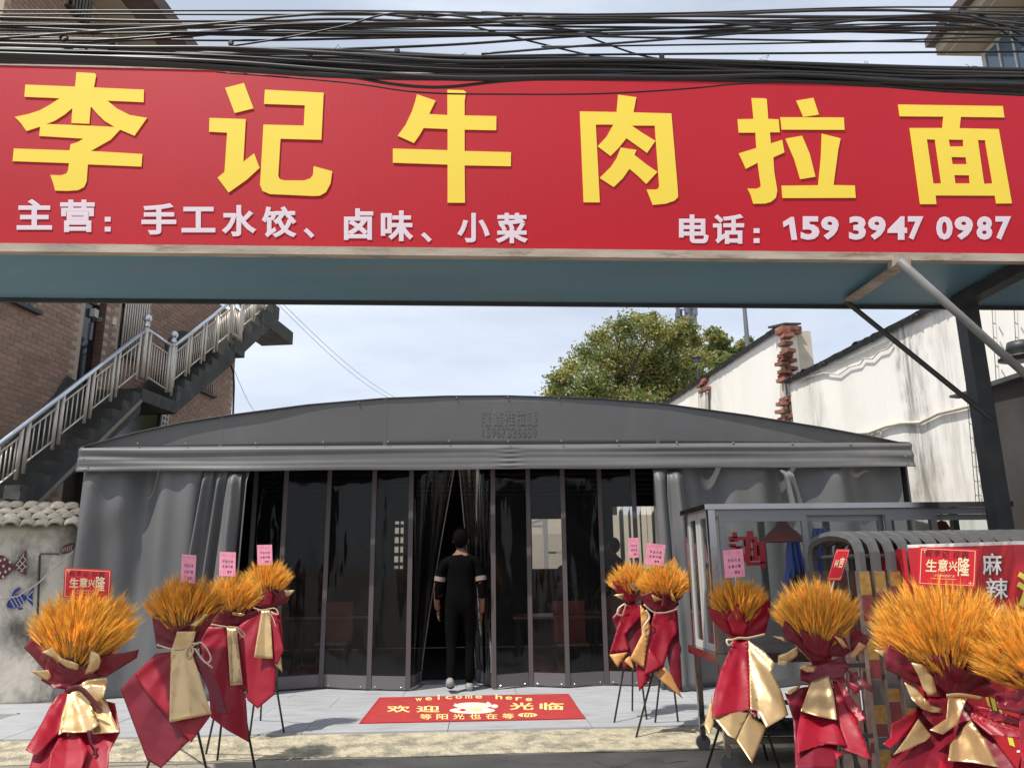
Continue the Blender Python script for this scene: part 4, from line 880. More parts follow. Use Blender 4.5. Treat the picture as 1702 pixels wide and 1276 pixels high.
# coping tiles: rows of curved tiles
def curved_tile(L, w, r_, m, axis, across, th=.012):
    mb = MB(); n = 8; up = Vector((0, 0, 1)); vs = []
    for k in (0, 1):
        for i in range(n+1):
            a = pi*(.08+.84*i/n); off = across*(-cos(a)*w/2)+up*(sin(a)*w*.27); o2 = across*(-cos(a)*(w/2-th))+up*(sin(a)*(w*.27)-th)
            vs += [axis*(L*k)+off, axis*(L*k)+o2]
    m_ = 2*(n+1); fs = []
    for i in range(n):
        a = 2*i; fs += [(a, a+2, a+2+m_, a+m_), (a+1, a+1+m_, a+3+m_, a+3), (a, a+1, a+3, a+2), (a+m_, a+2+m_, a+3+m_, a+1+m_)]
    me = bpy.data.meshes.new('roof_tile'); me.from_pydata([tuple(v) for v in vs], [], fs); me.materials.append(m); me.polygons.foreach_set('use_smooth', [True]*len(fs)); return me
tax = (LN*.85+Vector((0, 0, -.42))).normalized(); tile_me = curved_tile(.18, .15, .05, m_ptile, tax, ldir, .02)
for r in range(4):
    base = e1_ - LN*(.30-.115*r) + Vector((0, 0, zt+.235-.062*r))
    for i in range(30):
        p = base+ldir*(.05+.135*i+(.0 if r % 2 else .06)+random.uniform(-.01, .01)); q = put(tile_me, 'roof_tile', low, p+Vector((0, 0, random.uniform(-.008, .008)))); q.rotation_euler = (random.uniform(-.04, .04), random.uniform(-.05, .05), random.uniform(-.06, .06))
MB().hexa([p+Vector((0, 0, zt)) for p in (e1_+LN*.03, e0_+LN*.03, e0_-LN*.4, e1_-LN*.4)]+[p+Vector((0, 0, zt+h)) for p, h in ((e1_+LN*.03, .02), (e0_+LN*.03, .02), (e0_-LN*.4, .22), (e1_-LN*.4, .22))]).build('coping_bed', m_slate, low)

# ================================================================== WHITE WALL (right)
r_ = ray(705, 947); VD = Vector((r_.x, r_.y, 0)).normalized(); VN = Vector((-VD.y, VD.x, 0))
if VN.x > 0: VN = -VN
VP = atY(1545, 800, 9.1)
def vw(x, y, out=0.0): return onP(x, y, VP+VN*out, VN)
def vc(P): d = P-VP; return d.dot(VD), P.z
def vp(s, z, out=0.0): q = VP+VD*s+VN*out; return Vector((q.x, q.y, z))
ww = thing('white_wall', 'tall whitewashed boundary wall with crumbling dark tile coping', 'wall', vp(0, 0))
sA, zA = vc(vw(1312, 636)); sN = vc(vw(1790, 420))[0]; zN = vc(vw(1560, 512))[1]
sC, zC = vc(vw(1296, 548)); sD, zD = vc(vw(1108, 672))
print('white', sA, zA, sN, zN, sC, zC, sD, zD)
def wface(s0, s1, z0, z1, nm):
    MB().grid(lambda u, v: vp(s0+(s1-s0)*u, (z0+(z1-z0)*u)*v, .008*noise.noise(Vector((u*(s1-s0)*1.8, v*9, 0)))), 30, 14).build(nm, m_white, ww, smooth=True)
    MB().hexa([vp(s0, 0, -.04), vp(s1, 0, -.04), vp(s1, 0, -.3), vp(s0, 0, -.3), vp(s0, z0, -.04), vp(s1, z1, -.04), vp(s1, z1, -.3), vp(s0, z0, -.3)]).build('wall_core', m_white, ww)
wface(sN, sA, zN, zA, 'wall_face'); wface(sC, sD+3, zC, zD, 'wall_face')
print(zA, zN, zC, zD)
def cope(s0, s1, z0, z1, n):
    ax = (VN*.9+Vector((0, 0, -.35))).normalized(); me = curved_tile(.22, .16, .05, m_slate, ax, VD)
    me2 = curved_tile(.17, .15, .05, m_slate, ax, VD)
    for i in range(n):
        t = (i+.5)/n; s = s0+(s1-s0)*t; z = z0+(z1-z0)*t
        q = put(random.choice((me, me2)), 'roof_tile', ww, vp(s+random.uniform(-.02, .02), z+.075+random.uniform(-.012, .012), -.11)); q.rotation_euler = (random.uniform(-.12, .12), random.uniform(-.1, .1), random.uniform(-.15, .15))
    MB().grid(lambda u, v: vp(s0+(s1-s0)*u, z0+(z1-z0)*u+.035+.05*sin(pi*v)+.012*noise.noise(Vector((u*30, v*2, 0))), .10-.5*v), n, 4).build('coping_bed', m_slate, ww)
    MB().grid(lambda u, v: vp(s0+(s1-s0)*u, z0+(z1-z0)*u-.03+.06*v+.02*noise.noise(Vector((u*40, v*2, 8))), .045+.05*v+.02*noise.noise(Vector((u*50, v, 4)))), n*2, 2).build('coping_edge', m_slate, ww)
cope(sN, sA, zN, zA, int(abs(sN-sA)/.15)); cope(sC, sD, zC, zD, int(abs(sC-sD)/.17))
# broken end: raw bricks
mb = MB().hexa([vp(sA-.02, zA*0, .0), vp(sC+.12, 0, .0), vp(sC+.12, 0, -.28), vp(sA-.02, 0, -.28), vp(sA-.02, zC-.05, .0), vp(sC+.12, zC-.05, .0), vp(sC+.12, zC-.05, -.28), vp(sA-.02, zC-.05, -.28)]); 
rb = MB().box((-.085, -.10, -.030), (.085, .10, .030)); rbm = bpy.data.meshes.new('brick'); rbm.from_pydata(rb.v, [], rb.f); rbm.materials.append(m_rbrick)
y = 552; i = 0
while y < 700:
    px = 1304+(3 if i % 2 else -2)+random.uniform(-3, 3)
    if random.random() < .72 or i < 2:
        q = put(rbm, 'brick', ww, vw(px, y, .02+random.uniform(-.03, .05))); q.rotation_euler = (random.uniform(-.12, .12), random.uniform(-.12, .12), random.uniform(-.2, .3)+.15)
    if random.random() < .35:
        q = put(rbm, 'brick', ww, vw(px+7, y+2, -.06)); q.rotation_euler = (0, random.uniform(-.1, .1), random.uniform(0, .5))
    y += 6.6; i += 1
MB().tube([vw(1305, 555, -.1), vw(1305, 620, -.06), vw(1307, 720, -.06)], .10, 6).build('rubble_core', m_cream, ww)
for a in range(2):
    for i in range(5):
        q = put(rbm, 'brick', ww, vw(1301+i*4.6, 553+a*6-6, .0-.06*i)); q.rotation_euler = (0, 0, .3)
MB().bar(vw(1290, 541, .08), vw(1318, 541, -.45), .30, .035, (0, 0, 1)).build('cap_slab', m_slate, ww)
cz = vw(1322, 560, -.45); MB().box((cz.x-.17, cz.y-.25, 0), (cz.x+.17, cz.y+.3, vw(1320, 558, -.45).z)).build('rendered_pillar', m_cream, ww)
# raw patch at far section
MB().hexa([vw(1162, 720, .06), vw(1178, 720, .06), vw(1178, 720, -.02), vw(1162, 720, -.02), vw(1160, 652, .06), vw(1177, 652, .06), vw(1177, 652, -.02), vw(1160, 652, -.02)]).build('pilaster', m_stain, ww)
for i in range(5): q = put(rbm, 'brick', ww, vw(1168+random.uniform(-2, 10), 632+i*4.5, .02)); q.rotation_euler = (0, random.uniform(-.2, .2), .1)
# weather streaks belong to the wall's own plaster: bands running down from leaks in the coping
def streaks(m, cents):
    t = m.node_tree; N = t.nodes; L = t.links; g = N.new('ShaderNodeNewGeometry'); P_ = N['Principled BSDF']; src = P_.inputs['Base Color'].links[0].from_socket
    d = N.new('ShaderNodeVectorMath'); d.operation = 'DOT_PRODUCT'; d.inputs[1].default_value = VD; L.new(g.outputs['Position'], d.inputs[0])
    mp_ = N.new('ShaderNodeMapping'); mp_.inputs['Scale'].default_value = (1, 1, .12); L.new(g.outputs['Position'], mp_.inputs[0])
    n = N.new('ShaderNodeTexNoise'); n.inputs['Scale'].default_value = 11; n.inputs['Detail'].default_value = 8; n.inputs['Roughness'].default_value = .7; L.new(mp_.outputs[0], n.inputs[0])
    n2 = N.new('ShaderNodeTexNoise'); n2.inputs['Scale'].default_value = 3.5; n2.inputs['Detail'].default_value = 6; L.new(g.outputs['Position'], n2.inputs[0])
    for (s0, w, amt) in cents:
        a = N.new('ShaderNodeMath'); a.operation = 'SUBTRACT'; a.inputs[1].default_value = VP.dot(VD)+s0; L.new(d.outputs['Value'], a.inputs[0])
        wv = N.new('ShaderNodeMath'); wv.operation = 'MULTIPLY_ADD'; wv.inputs[1].default_value = .5; L.new(n2.outputs[0], wv.inputs[0]); wv.inputs[2].default_value = -.25
        a2 = N.new('ShaderNodeMath'); a2.operation = 'ADD'; L.new(a.outputs[0], a2.inputs[0]); L.new(wv.outputs[0], a2.inputs[1])
        b_ = N.new('ShaderNodeMath'); b_.operation = 'ABSOLUTE'; L.new(a2.outputs[0], b_.inputs[0])
        r = N.new('ShaderNodeMapRange'); r.inputs['From Min'].default_value = w; r.inputs['From Max'].default_value = w*.35; L.new(b_.outputs[0], r.inputs[0])
        q = N.new('ShaderNodeMapRange'); q.inputs['From Min'].default_value = .38; q.inputs['From Max'].default_value = .62; L.new(n.outputs[0], q.inputs[0])
        m_ = N.new('ShaderNodeMath'); m_.operation = 'MULTIPLY'; L.new(r.outputs[0], m_.inputs[0]); L.new(q.outputs[0], m_.inputs[1])
        m3 = N.new('ShaderNodeMath'); m3.operation = 'MULTIPLY'; m3.inputs[1].default_value = amt; L.new(m_.outputs[0], m3.inputs[0])
        x = N.new('ShaderNodeMix'); x.data_type = 'RGBA'; L.new(m3.outputs[0], x.inputs['Factor']); L.new(src, x.inputs['A']); x.inputs['B'].default_value = (.20, .18, .155, 1); src = x.outputs['Result']
    L.new(src, P_.inputs['Base Color'])
streaks(m_white, [(vc(vw(1520, 650))[0], .36, .75), (vc(vw(1498, 560))[0], .16, .5), (vc(vw(1352, 660))[0], .3, .5), (vc(vw(1600, 820))[0], .25, .35), (vc(vw(1190, 650))[0], .4, .3)])
# conduit, wavy wire, string lights
def wire(pts, r, m, name='wire', out=.035): MB().tube([vw(x, y, out) for x, y in pts], r, 6).build(name, m, ww, smooth=True)
wire([(1420,721),(1445,719),(1475,708),(1500,703),(1530,702),(1560,687),(1590,680),(1625,671)], .022, m_cream, 'conduit')
wire([(1428,722),(1450,722),(1462,712),(1466,726)], .012, m_cream, 'wire')
wire([(1325,636),(1345,626),(1370,620),(1395,622),(1412,610),(1430,605),(1436,596),(1450,596),(1462,584),(1475,580),(1483,568)], .010, m_cream)
wire([(1330,632),(1360,616),(1400,600),(1440,583),(1480,563)], .007, m_cream)
wire([(1306,560),(1299,580),(1304,615),(1312,650)], .016, m_cream)
for xs in ((1592, 1622), (1598, 1628), (1648, 1668), (1685, 1702)):
    wire([(xs[0], 500), ((xs[0]+xs[1])/2-3, 620), (xs[1], 833)], .004, m_cable2, 'light_string', .05)
    for i in range(14):
        t = (i+.5)/14; x = xs[0]+(xs[1]-xs[0])*t; y = 500+333*t; MB().tube([vw(x, y, .09), vw(x+4, y+3, .12)], .006, 4).build('fairy_light', m_cable2, ww)

# ================================================================== GRIMY GATE PIER, right edge
gp = thing('gate_pier', 'grimy shade-darkened concrete side wall behind the gate post at right edge', 'wall', (4.0, 6, 0))
GP = atY(1640, 648, 6.15); GX = lambda x, y, out=0.0: onP(x, y, GP+VN*out, VN)
def gpt(s, z, out=0.0): q = GP+VD*s+VN*out; return Vector((q.x, q.y, z))
m_pier = mat('shade_dark_pier', (.05, .046, .042), .95, var=.3, vscale=3, bump=.008, bscale=12, col2=(.10, .09, .08), c2scale=2.2, c2pos=(.52, .7), stretch=(1, 1, .4))  # canopy shade on this wall is put into its dark base colour
MB().grid(lambda u, v: gpt(-2.6+2.6*u, GP.z*v, .02*noise.noise(Vector((u*6, v*5, 3)))), 30, 20).build('wall_face', m_pier, gp, smooth=True)
MB().hexa([gpt(-2.6, 0, -.03), gpt(0, 0, -.03), gpt(0, 0, -.5), gpt(-2.6, 0, -.5), gpt(-2.6, GP.z, -.03), gpt(0, GP.z, -.03), gpt(0, GP.z, -.5), gpt(-2.6, GP.z, -.5)]).build('wall_core', m_grimewall, gp)
MB().hexa([gpt(-2.6, GP.z+.003, .06), gpt(.14, GP.z+.003, .06), gpt(.14, GP.z+.003, -.5), gpt(-2.6, GP.z+.003, -.5), gpt(-2.6, GP.z+.04, .06), gpt(.14, GP.z+.04, .06), gpt(.14, GP.z+.04, -.5), gpt(-2.6, GP.z+.04, -.5)]).build('cap', m_slate, gp)
# hanging dark lamp by the pier
lp = thing('black_hood_lamp', 'black hooded lamp above the grimy wall at right edge', 'lamp', atY(1690, 592, 5.9))
a = atY(1697, 588, 5.9); MB().lathe(a, [(.001, .10), (.09, .10), (.11, .03), (.04, -.01), (.07, -.02), (.17, -.03), (.17, -.045), (.001, -.045)], 18).build('hood', m_steel_dark, lp, smooth=True)
MB().bar(a+Vector((0, 0, .10)), a+Vector((.3, .1, .18)), .03, .03).build('arm', m_steel_dark, lp)
# little tile lean-to edge seen left of the post
MB().bar(atY(1586, 660, 6.5), atY(1640, 645, 6.2), .12, .02).build('eave_strip', m_slate, gp)

# ================================================================== RIGHT HIGH BUILDING
rb_ = thing('balcony_building', 'cream building with blue glazed windows behind the cables at top right', 'building', (10, 14, 0))
tip = atY(1538, 80, 15.5); wcn = atY(1612, 92, 15.5); zt_ = tip.z
MB().box((tip.x, 3, zt_), (tip.x+9, 15.5, zt_+.22)).build('roof', m_eave, rb_)
MB().box((tip.x+.18, 3.2, zt_-.28), (tip.x+9, 15.4, zt_-.002)).build('eave_fascia', m_soffit, rb_)
MB().box((tip.x+.36, 3.2, zt_-.285), (tip.x+.40, 15.36, zt_-.281)).build('soffit_line', m_winfr, rb_)
xw = wcn.x
MB().box((xw+.12, 3, 0), (xw+8, 15.3, zt_-.282)).build('wall', m_cream, rb_)
yy = 15.25
for j, (z0, z1) in enumerate(((zt_-2.3, zt_-.45), (zt_-4.4, zt_-2.6), (zt_-7.2, zt_-5.2))):
    for i in range(7):
        y1 = 15.1-i*1.45; y0 = y1-1.35
        f = MB().box((xw+.06, y0, z0), (xw+.118, y1, z1)).build('window', m_winbl if j < 2 else m_wblack, rb_)
        for t in (0, .33, .66, 1): MB().box((xw+.03, y0+(y1-y0)*t-.025, z0), (xw+.058, y0+(y1-y0)*t+.025, z1)).build('mullion', m_winfr, f)
        for t in (0, .35, 1): MB().box((xw+.028, y0, z0+(z1-z0)*t-.025), (xw+.056, y1, z0+(z1-z0)*t+.025)).build('transom', m_winfr, f)
MB().box((xw-.5, 3, zt_-5.0), (xw+.11, 13.5, zt_-4.6)).build('balcony', m_bright, rb_)

# ================================================================== TREES, LAMPS, MAST
def tree(cx, cy, trunk_h, lumps, nleaf, label, leafsize=.16):
    t = thing('broadleaf_tree', label, 'tree', (cx, cy, 0), 'trees beyond the tent')
    mb = MB(); mb.tube([(cx, cy, 0), (cx+.1, cy, trunk_h*.5), (cx-.1, cy, trunk_h)], [.28, .2, .15], 8)
    for (lx, ly, lz, r) in lumps[:16]: mb.tube([(cx, cy, trunk_h*.7), (cx*.4+lx*.6, cy*.5+ly*.5, trunk_h*.5+lz*.5), (lx, ly, lz)], [.09, .06, .02], 5)
    mb.build('trunk', m_bark, t)
    tot = sum(l[3]**2 for l in lumps); mb = MB()
    for (lx, ly, lz, r) in lumps:
        n = int(nleaf*r*r/tot)
        for _ in range(n):
            d = Vector((random.gauss(0, 1), random.gauss(0, 1), random.gauss(0, 1))).normalized(); rr = r*random.uniform(.2, 1.08)
            rr *= 1+.75*noise.noise(d*2.0+Vector((lx, ly, lz)))
            p = Vector((lx, ly, lz))+Vector((d.x, d.y, d.z*.85))*rr
            s = leafsize*random.uniform(.4, 1.15); a = Vector((random.gauss(0, 1), random.gauss(0, 1), random.gauss(0, .7))).normalized(); b = a.cross(Vector((random.gauss(0, 1), random.gauss(0, 1), random.gauss(0, 1)))).normalized()
            nmi = 0 if noise.noise(p*.8) > .0 else 1
            if random.random() < .15: nmi = 2
            mb.add([p-a*s*.5, p-b*s*.32, p+a*s*.5, p+b*s*.32], [(0, 1, 2, 3)], nmi)
    mb.build('crown', m_leafs, t, kind='stuff')
def lump_px(lst, Y0, sp_=1.6): 
    out = []
    for (x, y, r) in lst: p = atY(x, y, Y0+random.uniform(-sp_, sp_)); out.append((p.x, p.y, p.z, r*Y0/FPX))
    return out
L1 = lump_px([(1158,568,18),(1166,600,20),(1170,630,20),(1150,550,12),(930,632,24),(950,612,24),(975,590,28),(1000,562,26),(1035,545,28),(1060,535,22),(1085,548,30),(1115,560,30),(1140,545,22),(1130,575,30),(1010,600,40),(1050,590,42),(1090,600,40),(1130,610,34),(980,640,38),(1030,640,44),(1080,640,44),(1120,645,36),(925,655,26),(960,665,34),(1010,680,40),(1060,680,44),(1110,680,40),(1085,525,12),(1150,600,24),(1160,640,24)], 30)
tree(L1[9][0]-1.5, 30.5, 8, L1, 60000, 'large olive green tree rising behind the middle of the tent roof', .15)
L2 = lump_px([(1182,555,14),(1175,585,18),(1200,570,16),(1190,600,20),(1215,590,16),(1235,575,12),(1230,600,14),(1205,625,20),(1175,640,22),(1190,560,14),(1245,565,8),(1165,660,20)], 34, 1)
tree(L2[3][0], 34, 7, L2, 12000, 'smaller loose tree between the big tree and the white wall coping', .2)
# palm-like dark frond clump by the wall
pl = thing('palm_clump', 'dark palm fronds showing just above the white wall coping', 'plant', (atY(1210, 600, 26).x, 26, 0))
c = atY(1218, 585, 26); MB().tube([(c.x, 26, 0), (c.x, 26, c.z-.5)], .15, 7).build('stem', m_bark, pl)
for i in range(22):
    a = random.uniform(0, 2*pi); L_ = random.uniform(.9, 1.6); mb = MB(); d = Vector((cos(a), sin(a), .25)); b0 = c+Vector((0, 0, -.6))
    pts = [b0+d*L_*t+Vector((0, 0, .5*t-.7*t*t)) for t in (0, .3, .6, 1)]; sd_ = Vector((-sin(a), cos(a), 0))
    for j in range(3):
        for k in range(5): p = pts[j].lerp(pts[j+1], k/5); mb.add([p, p+sd_*.35+Vector((0, 0, -.12))+d*.1, p+d*.09], [(0, 1, 2)]); mb.add([p, p-sd_*.35+Vector((0, 0, -.12))+d*.1, p+d*.09], [(0, 1, 2)])
    mb.build('frond', m_leafs[1], pl)
# cell mast
ms = thing('cell_mast', 'slim grey telephone mast rising behind the large tree', 'mast', (atY(1140, 520, 60).x, 60, 0))
c = atY(1140, 470, 60); MB().tube([(c.x, 60, 0), c], [.5, .28], 8).build('pole', m_antenna, ms)
for i, (dx, dz) in enumerate(((-.9, 0), (.9, .1), (-.5, -.5), (.55, -.6), (0, .3), (-.95, -.9), (.8, -1.0))):
    q = atY(1140, 515, 60)+Vector((dx*.8, random.uniform(-.3, .3), dz)); MB().box(q-Vector((.14, .1, .65)), q+Vector((.14, .1, .65))).build('antenna_panel', m_antenna, ms)
    MB().bar(q, Vector((c.x, 60, q.z)), .1, .1).build('bracket', m_antenna, ms)
# street lamp with two heads
sl_ = thing('street_lamp', 'dark twin headed street lamp standing beyond the white wall', 'street lamp', (atY(1243, 540, 28).x, 28, 0))
c = atY(1241, 488, 28); b = atY(1245, 600, 28); MB().tube([(b.x, 28, 0), (b.x, 28, atY(1243, 540, 28).z), (b.x, 28, c.z)], [.12, .09, .07], 8).build('pole', m_antenna, sl_)
for s in (-1, 1): q = Vector((b.x+s*.42, 28, atY(1243, 503, 28).z)); MB().lathe(q, [(.001, -.12), (.05, -.06), (.16, .02), (.2, .12), (.05, .2)], 10).build('lamp_head', m_antenna, sl_); MB().bar(q+Vector((0, 0, .15)), Vector((b.x, 28, q.z+.3)), .05, .05).build('arm', m_antenna, sl_)
s2 = thing('street_lamp', 'short dark lantern lamp in front of the tree by the coping', 'street lamp', (atY(1159, 610, 27).x, 27, 0))
c = atY(1159, 600, 27); MB().tube([(c.x, 27, 0), (c.x, 27, c.z-.25)], .07, 8).build('pole', m_steel_dark, s2); MB().lathe(c, [(.001, .22), (.12, .2), (.17, .13), (.13, .1), (.13, -.1), (.16, -.16), (.06, -.25), (.001, -.26)], 10).build('lantern', m_steel_dark, s2)
# two thin wires crossing the sky and one by the building
for i, (a, b, lb) in enumerate((((465, 500, 14), (680, 672, 26), 'upper of two thin wires crossing the sky left of the tent roof'), ((463, 507, 14), (668, 672, 26), 'lower of two thin wires crossing the sky left of the tent roof'), ((388, 612, 16), (445, 700, 22), 'thin wire slanting down from the brick building corner'))):
    p, q = atY(*a), atY(*b); tag(MB().tube([p.lerp(q, t)+Vector((0, 0, -.25*sin(pi*t))) for t in [k/8 for k in range(9)]], .006, 4).build('overhead_wire', m_cable2), lb, 'wire')

# ================================================================== CABLES over the sign
CY = 3.05
def cable(pts, r, label, m=m_cable, Y=CY, group=None, dz=0):
    xs = [p[0] for p in pts]; P = [atY(x, y, Y) for x, y in pts]
    if xs[0] <= 2: d = P[0]-P[1]; P = [P[0]+d.normalized()*3.0]+P
    if xs[-1] >= 1700: d = P[-1]-P[-2]; P = P+[P[-1]+d.normalized()*3.0]
    # catmull-rom
    out = []
    for i in range(len(P)-1):
        p0 = P[max(i-1, 0)]; p1 = P[i]; p2 = P[i+1]; p3 = P[min(i+2, len(P)-1)]
        for k in range(6):
            t = k/6; out.append(.5*((2*p1)+(p2-p0)*t+(2*p0-5*p1+4*p2-p3)*t*t+(3*p1-p0-3*p2+p3)*t**3))
    out.append(P[-1]); o = MB().tube(out, r, 7).build('power_cable', m, smooth=True); tag(o, label, 'cable', group or 'cables strung across above the sign')
    return o
cable([(0,25),(200,24),(570,25),(850,25),(1140,22),(1430,13),(1702,12)], .0042, 'thin topmost cable running almost straight along the sky above the sign')
cable([(0,30),(250,35),(450,35),(570,32),(800,37),(1140,26),(1430,17),(1702,25)], .0065, 'thick upper cable second from the top of the tangle', m_cable2)
cable([(0,43),(240,44),(570,42),(760,40),(950,30),(1140,24),(1400,18),(1702,20)], .005, 'upper cable crossing the brick eave and merging with the topmost pair', m_cable2, 3.1)
cable([(0,64),(150,53),(340,41),(480,27),(600,22),(750,33),(900,29),(1140,27),(1430,28),(1560,27),(1702,40)], .006, 'cable rising from lower left to the top over the brick building', m_cable2, 2.98)
cable([(0,45),(280,56),(570,60),(850,55),(1140,46),(1400,33),(1560,28),(1640,32),(1702,60)], .0055, 'long cable dipping through mid sky then falling at the right', m_cable, 3.12)
cable([(0,67),(180,66),(340,52),(480,41),(700,38),(950,36),(1140,36),(1430,45),(1702,48)], .0055, 'cable starting among the bundle and levelling out in mid sky', m_cable, 3.02)
cable([(60,74),(130,72),(300,62),(450,48),(570,43),(700,30),(800,22),(900,33),(1140,38),(1430,31),(1702,30)], .0052, 'looping cable that humps upward left of centre', m_cable, 3.16)
cable([(330,80),(380,77),(480,62),(570,44),(650,23),(750,26),(850,40),(950,50),(1010,56)], .0045, 'slanting cable climbing steeply across open sky left of centre', m_cable, 2.95)
cable([(700,27),(780,43),(870,66),(980,92),(1040,98)], .0045, 'left one of the two short diagonal cables descending to the bundle', m_cable, 3.2)
cable([(800,20),(860,26),(960,56),(1050,88),(1100,99)], .0045, 'right one of the two short diagonal cables descending to the bundle', m_cable, 3.22)
cable([(480,84),(570,82),(760,74),(950,61),(1140,53),(1350,40),(1520,28),(1650,42),(1702,75)], .0058, 'cable rising gently to the right then dropping at the glazed building', m_cable, 3.06)
cable([(900,78),(1132,75),(1400,70),(1550,65),(1702,60)], .004, 'thin straight cable low in the clear sky strip at right', m_cable, 3.0)
cable([(700,96),(900,92),(1132,90),(1430,88),(1702,86)], .0052, 'straight cable just above the lower bundle at right', m_cable, 3.08)
cable([(800,90),(1000,74),(1132,64),(1290,50),(1450,32),(1600,25),(1702,50)], .005, 'cable crossing upward through the right half of the sky', m_cable, 2.92)
cable([(900,30),(1140,34),(1250,42),(1400,47),(1560,40),(1702,52)], .005, 'cable sagging between two crossings in the upper right', m_cable, 2.9)
cable([(360,120),(570,137),(700,154),(850,157),(1000,156),(1140,148),(1240,139),(1430,132)], .0036, 'thin sagging cable hanging lowest across the third yellow character', m_cable, 3.0)
cable([(420,108),(570,126),(660,141),(740,145),(850,134),(1000,129),(1140,127),(1300,122)], .0068, 'thick sagging cable drooping over the top of the sign', m_cable, 2.96)
cable([(1100,118),(1300,130),(1430,139),(1560,150),(1702,157)], .009, 'heavy cable drooping below the bundle at the right end', m_cable, 2.97)
XB = [0, 190, 380, 570, 760, 950, 1140, 1330, 1520, 1702]; LOB = [74, 79, 80, 84, 94, 96, 101, 106, 112, 116]; HIB = [104, 108, 116, 128, 132, 131, 132, 137, 146, 152]
NB = 40
for i in range(NB):
    base = (i+.5)/NB; ph = random.uniform(0, 6.28); pts = []
    for x, a, b in zip(XB, LOB, HIB):
        t = min(1, max(0, base+.16*sin(x*.004*random.uniform(.8, 1.2)+ph)+random.uniform(-.06, .06))); pts.append((x, a+(b-a)*t))
    cable(pts, random.choice((.005, .006, .0075, .009)), 'black cable packed in the thick tangled bundle along the top of the sign', m_cable if random.random() < .8 else m_cable2, CY+random.uniform(-.13, .13), 'cables in the thick lower bundle')
for i in range(9):
    y0 = random.uniform(22, 66); ph = random.uniform(0, 6.28); f = random.uniform(.0018, .004); a = random.uniform(3, 9)
    cable([(x, max(18, min(88, y0+a*sin(x*f+ph)+random.uniform(-1, 1)))) for x in (0, 210, 430, 640, 850, 1060, 1280, 1490, 1702)], random.choice((.0036, .0045, .0055)), 'thin black cable wandering through the loose upper strands against the sky', m_cable, CY+random.uniform(-.1, .15), 'cables in the loose upper strands')
# wire ties and a few loops
for i in range(26):
    x = random.uniform(20, 1680); u = (x/1702)*9; k = min(int(u), 8); lo_ = LOB[k]+(LOB[k+1]-LOB[k])*(u-k); p = atY(x, lo_+random.uniform(-2, 18), CY-.1)
    a = random.uniform(0, 3); pts = [p+Vector((random.uniform(-.03, .03), -.02, random.uniform(-.03, .03))) for _ in range(4)]
    tag(MB().tube(pts, .0014, 4).build('wire_tie', m_cable2), 'twisted wire tie poking out of the cable bundle', 'wire tie', 'twisted wire ties on the cables')
for (x, y, r) in ((106, 63, .016), (186, 78, .018)):
    c = atY(x, y, CY-.08); pts = [c+Vector((r*cos(a+w), r*.5*sin(3*a), r*sin(a+w))) for w in (0, .7, 1.4) for a in [k*pi/5 for k in range(11)]]
    tag(MB().tube(pts, .003, 5).build('cable_coil', m_cable), 'small tangled coil of black wire %s' % ('above the first yellow character' if x < 150 else 'at the foot of the brown eave'), 'coil')
for (x, y) in ((384, 72), (515, 92), (660, 85), (1100, 95)):
    c = atY(x, y, CY-.1); mb = MB(); mb.ball(c, .014, 6, (1, .8, 1.1)); mb.tube([c, c+Vector((.01, 0, -.03))], .004, 5)
    tag(mb.build('cable_clamp', m_cable2), {384: 'small grey cable clamp left of the second character', 515: 'pale knot on the bundle above the second character', 660: 'brown twisted clamp left of the third character', 1100: 'brown knot above the fourth character'}[x], 'clamp')

# ================================================================== FOOD CART
FY, BYc = 5.62, 6.28
ct = thing('food_cart', 'stainless steel food cart with sliding glass windows at right of the tent', 'food cart', (2.6, 5.9, 0))
cL = atY(1176, 842, FY).x; cR = cL+2.25; cT = atY(1176, 842, FY).z; cB = atY(1190, 1086, FY).z
def cbox(a, b, name, m, par=ct): return MB().box(a, b).build(name, m, par)
cbox((cL-.03, FY-.03, cT-.02), (cR+.03, BYc+.03, cT+.018), 'roof_panel', m_chrome)
for (x, y) in ((cL, FY), (cL, BYc-.05), (cR-.05, FY), (cR-.05, BYc-.05)):
    cbox((x, y, cB), (x+.05, y+.05, cT-.021), 'corner_post', m_chrome)
    cbox((x+.005, y+.005, .10), (x+.045, y+.045, cB-.061), 'leg', m_chrome)
    cs = MB().lathe((x+.025, y+.01, .055), [(.001, 0), (.054, 0), (.054, .03), (.001, .03)], 18, axis=(0, 1, 0)).build('caster', m_caster, ct, smooth=False)
    MB().box((x+.01, y-.0, .075), (x+.04, y+.05, .10)).build('fork', m_chrome, cs)
cbox((cL-.03, FY-.04, cB-.06), (cR+.03, BYc+.03, cB-.001), 'counter', m_chrome)
# top frame and sliding windows on the front
fz = cT-.022
cbox((cL+.052, FY+.004, fz-.045), (cR-.052, FY+.046, fz), 'head_rail', m_alu); cbox((cL+.052, FY+.004, cB), (cR-.052, FY+.046, cB+.06), 'sill_rail', m_alu)
def sash(x0, x1, y, z0, z1, w=.042):
    f = MB()
    f.box((x0, y, z0), (x0+w, y+.02, z1)); f.box((x1-w, y, z0), (x1, y+.02, z1)); f.box((x0+w, y+.0, z0), (x1-w, y+.02, z0+w)); f.box((x0+w, y, z1-w), (x1-w, y+.02, z1))
    o = f.build('sliding_window', m_alu, ct); MB().box((x0+w, y+.008, z0+w), (x1-w, y+.012, z1-w)).build('pane', m_glass, o); return o
X = lambda px: atY(px, 900, FY).x
sash(X(1196), X(1343), FY-.018, cB+.30, fz-.046); sash(X(1340), X(1478), FY+.048, cB+.30, fz-.046); sash(X(1474), X(1560), FY-.018, cB+.30, fz-.046); sash(X(1556), cR-.05, FY+.048, cB+.30, fz-.046)
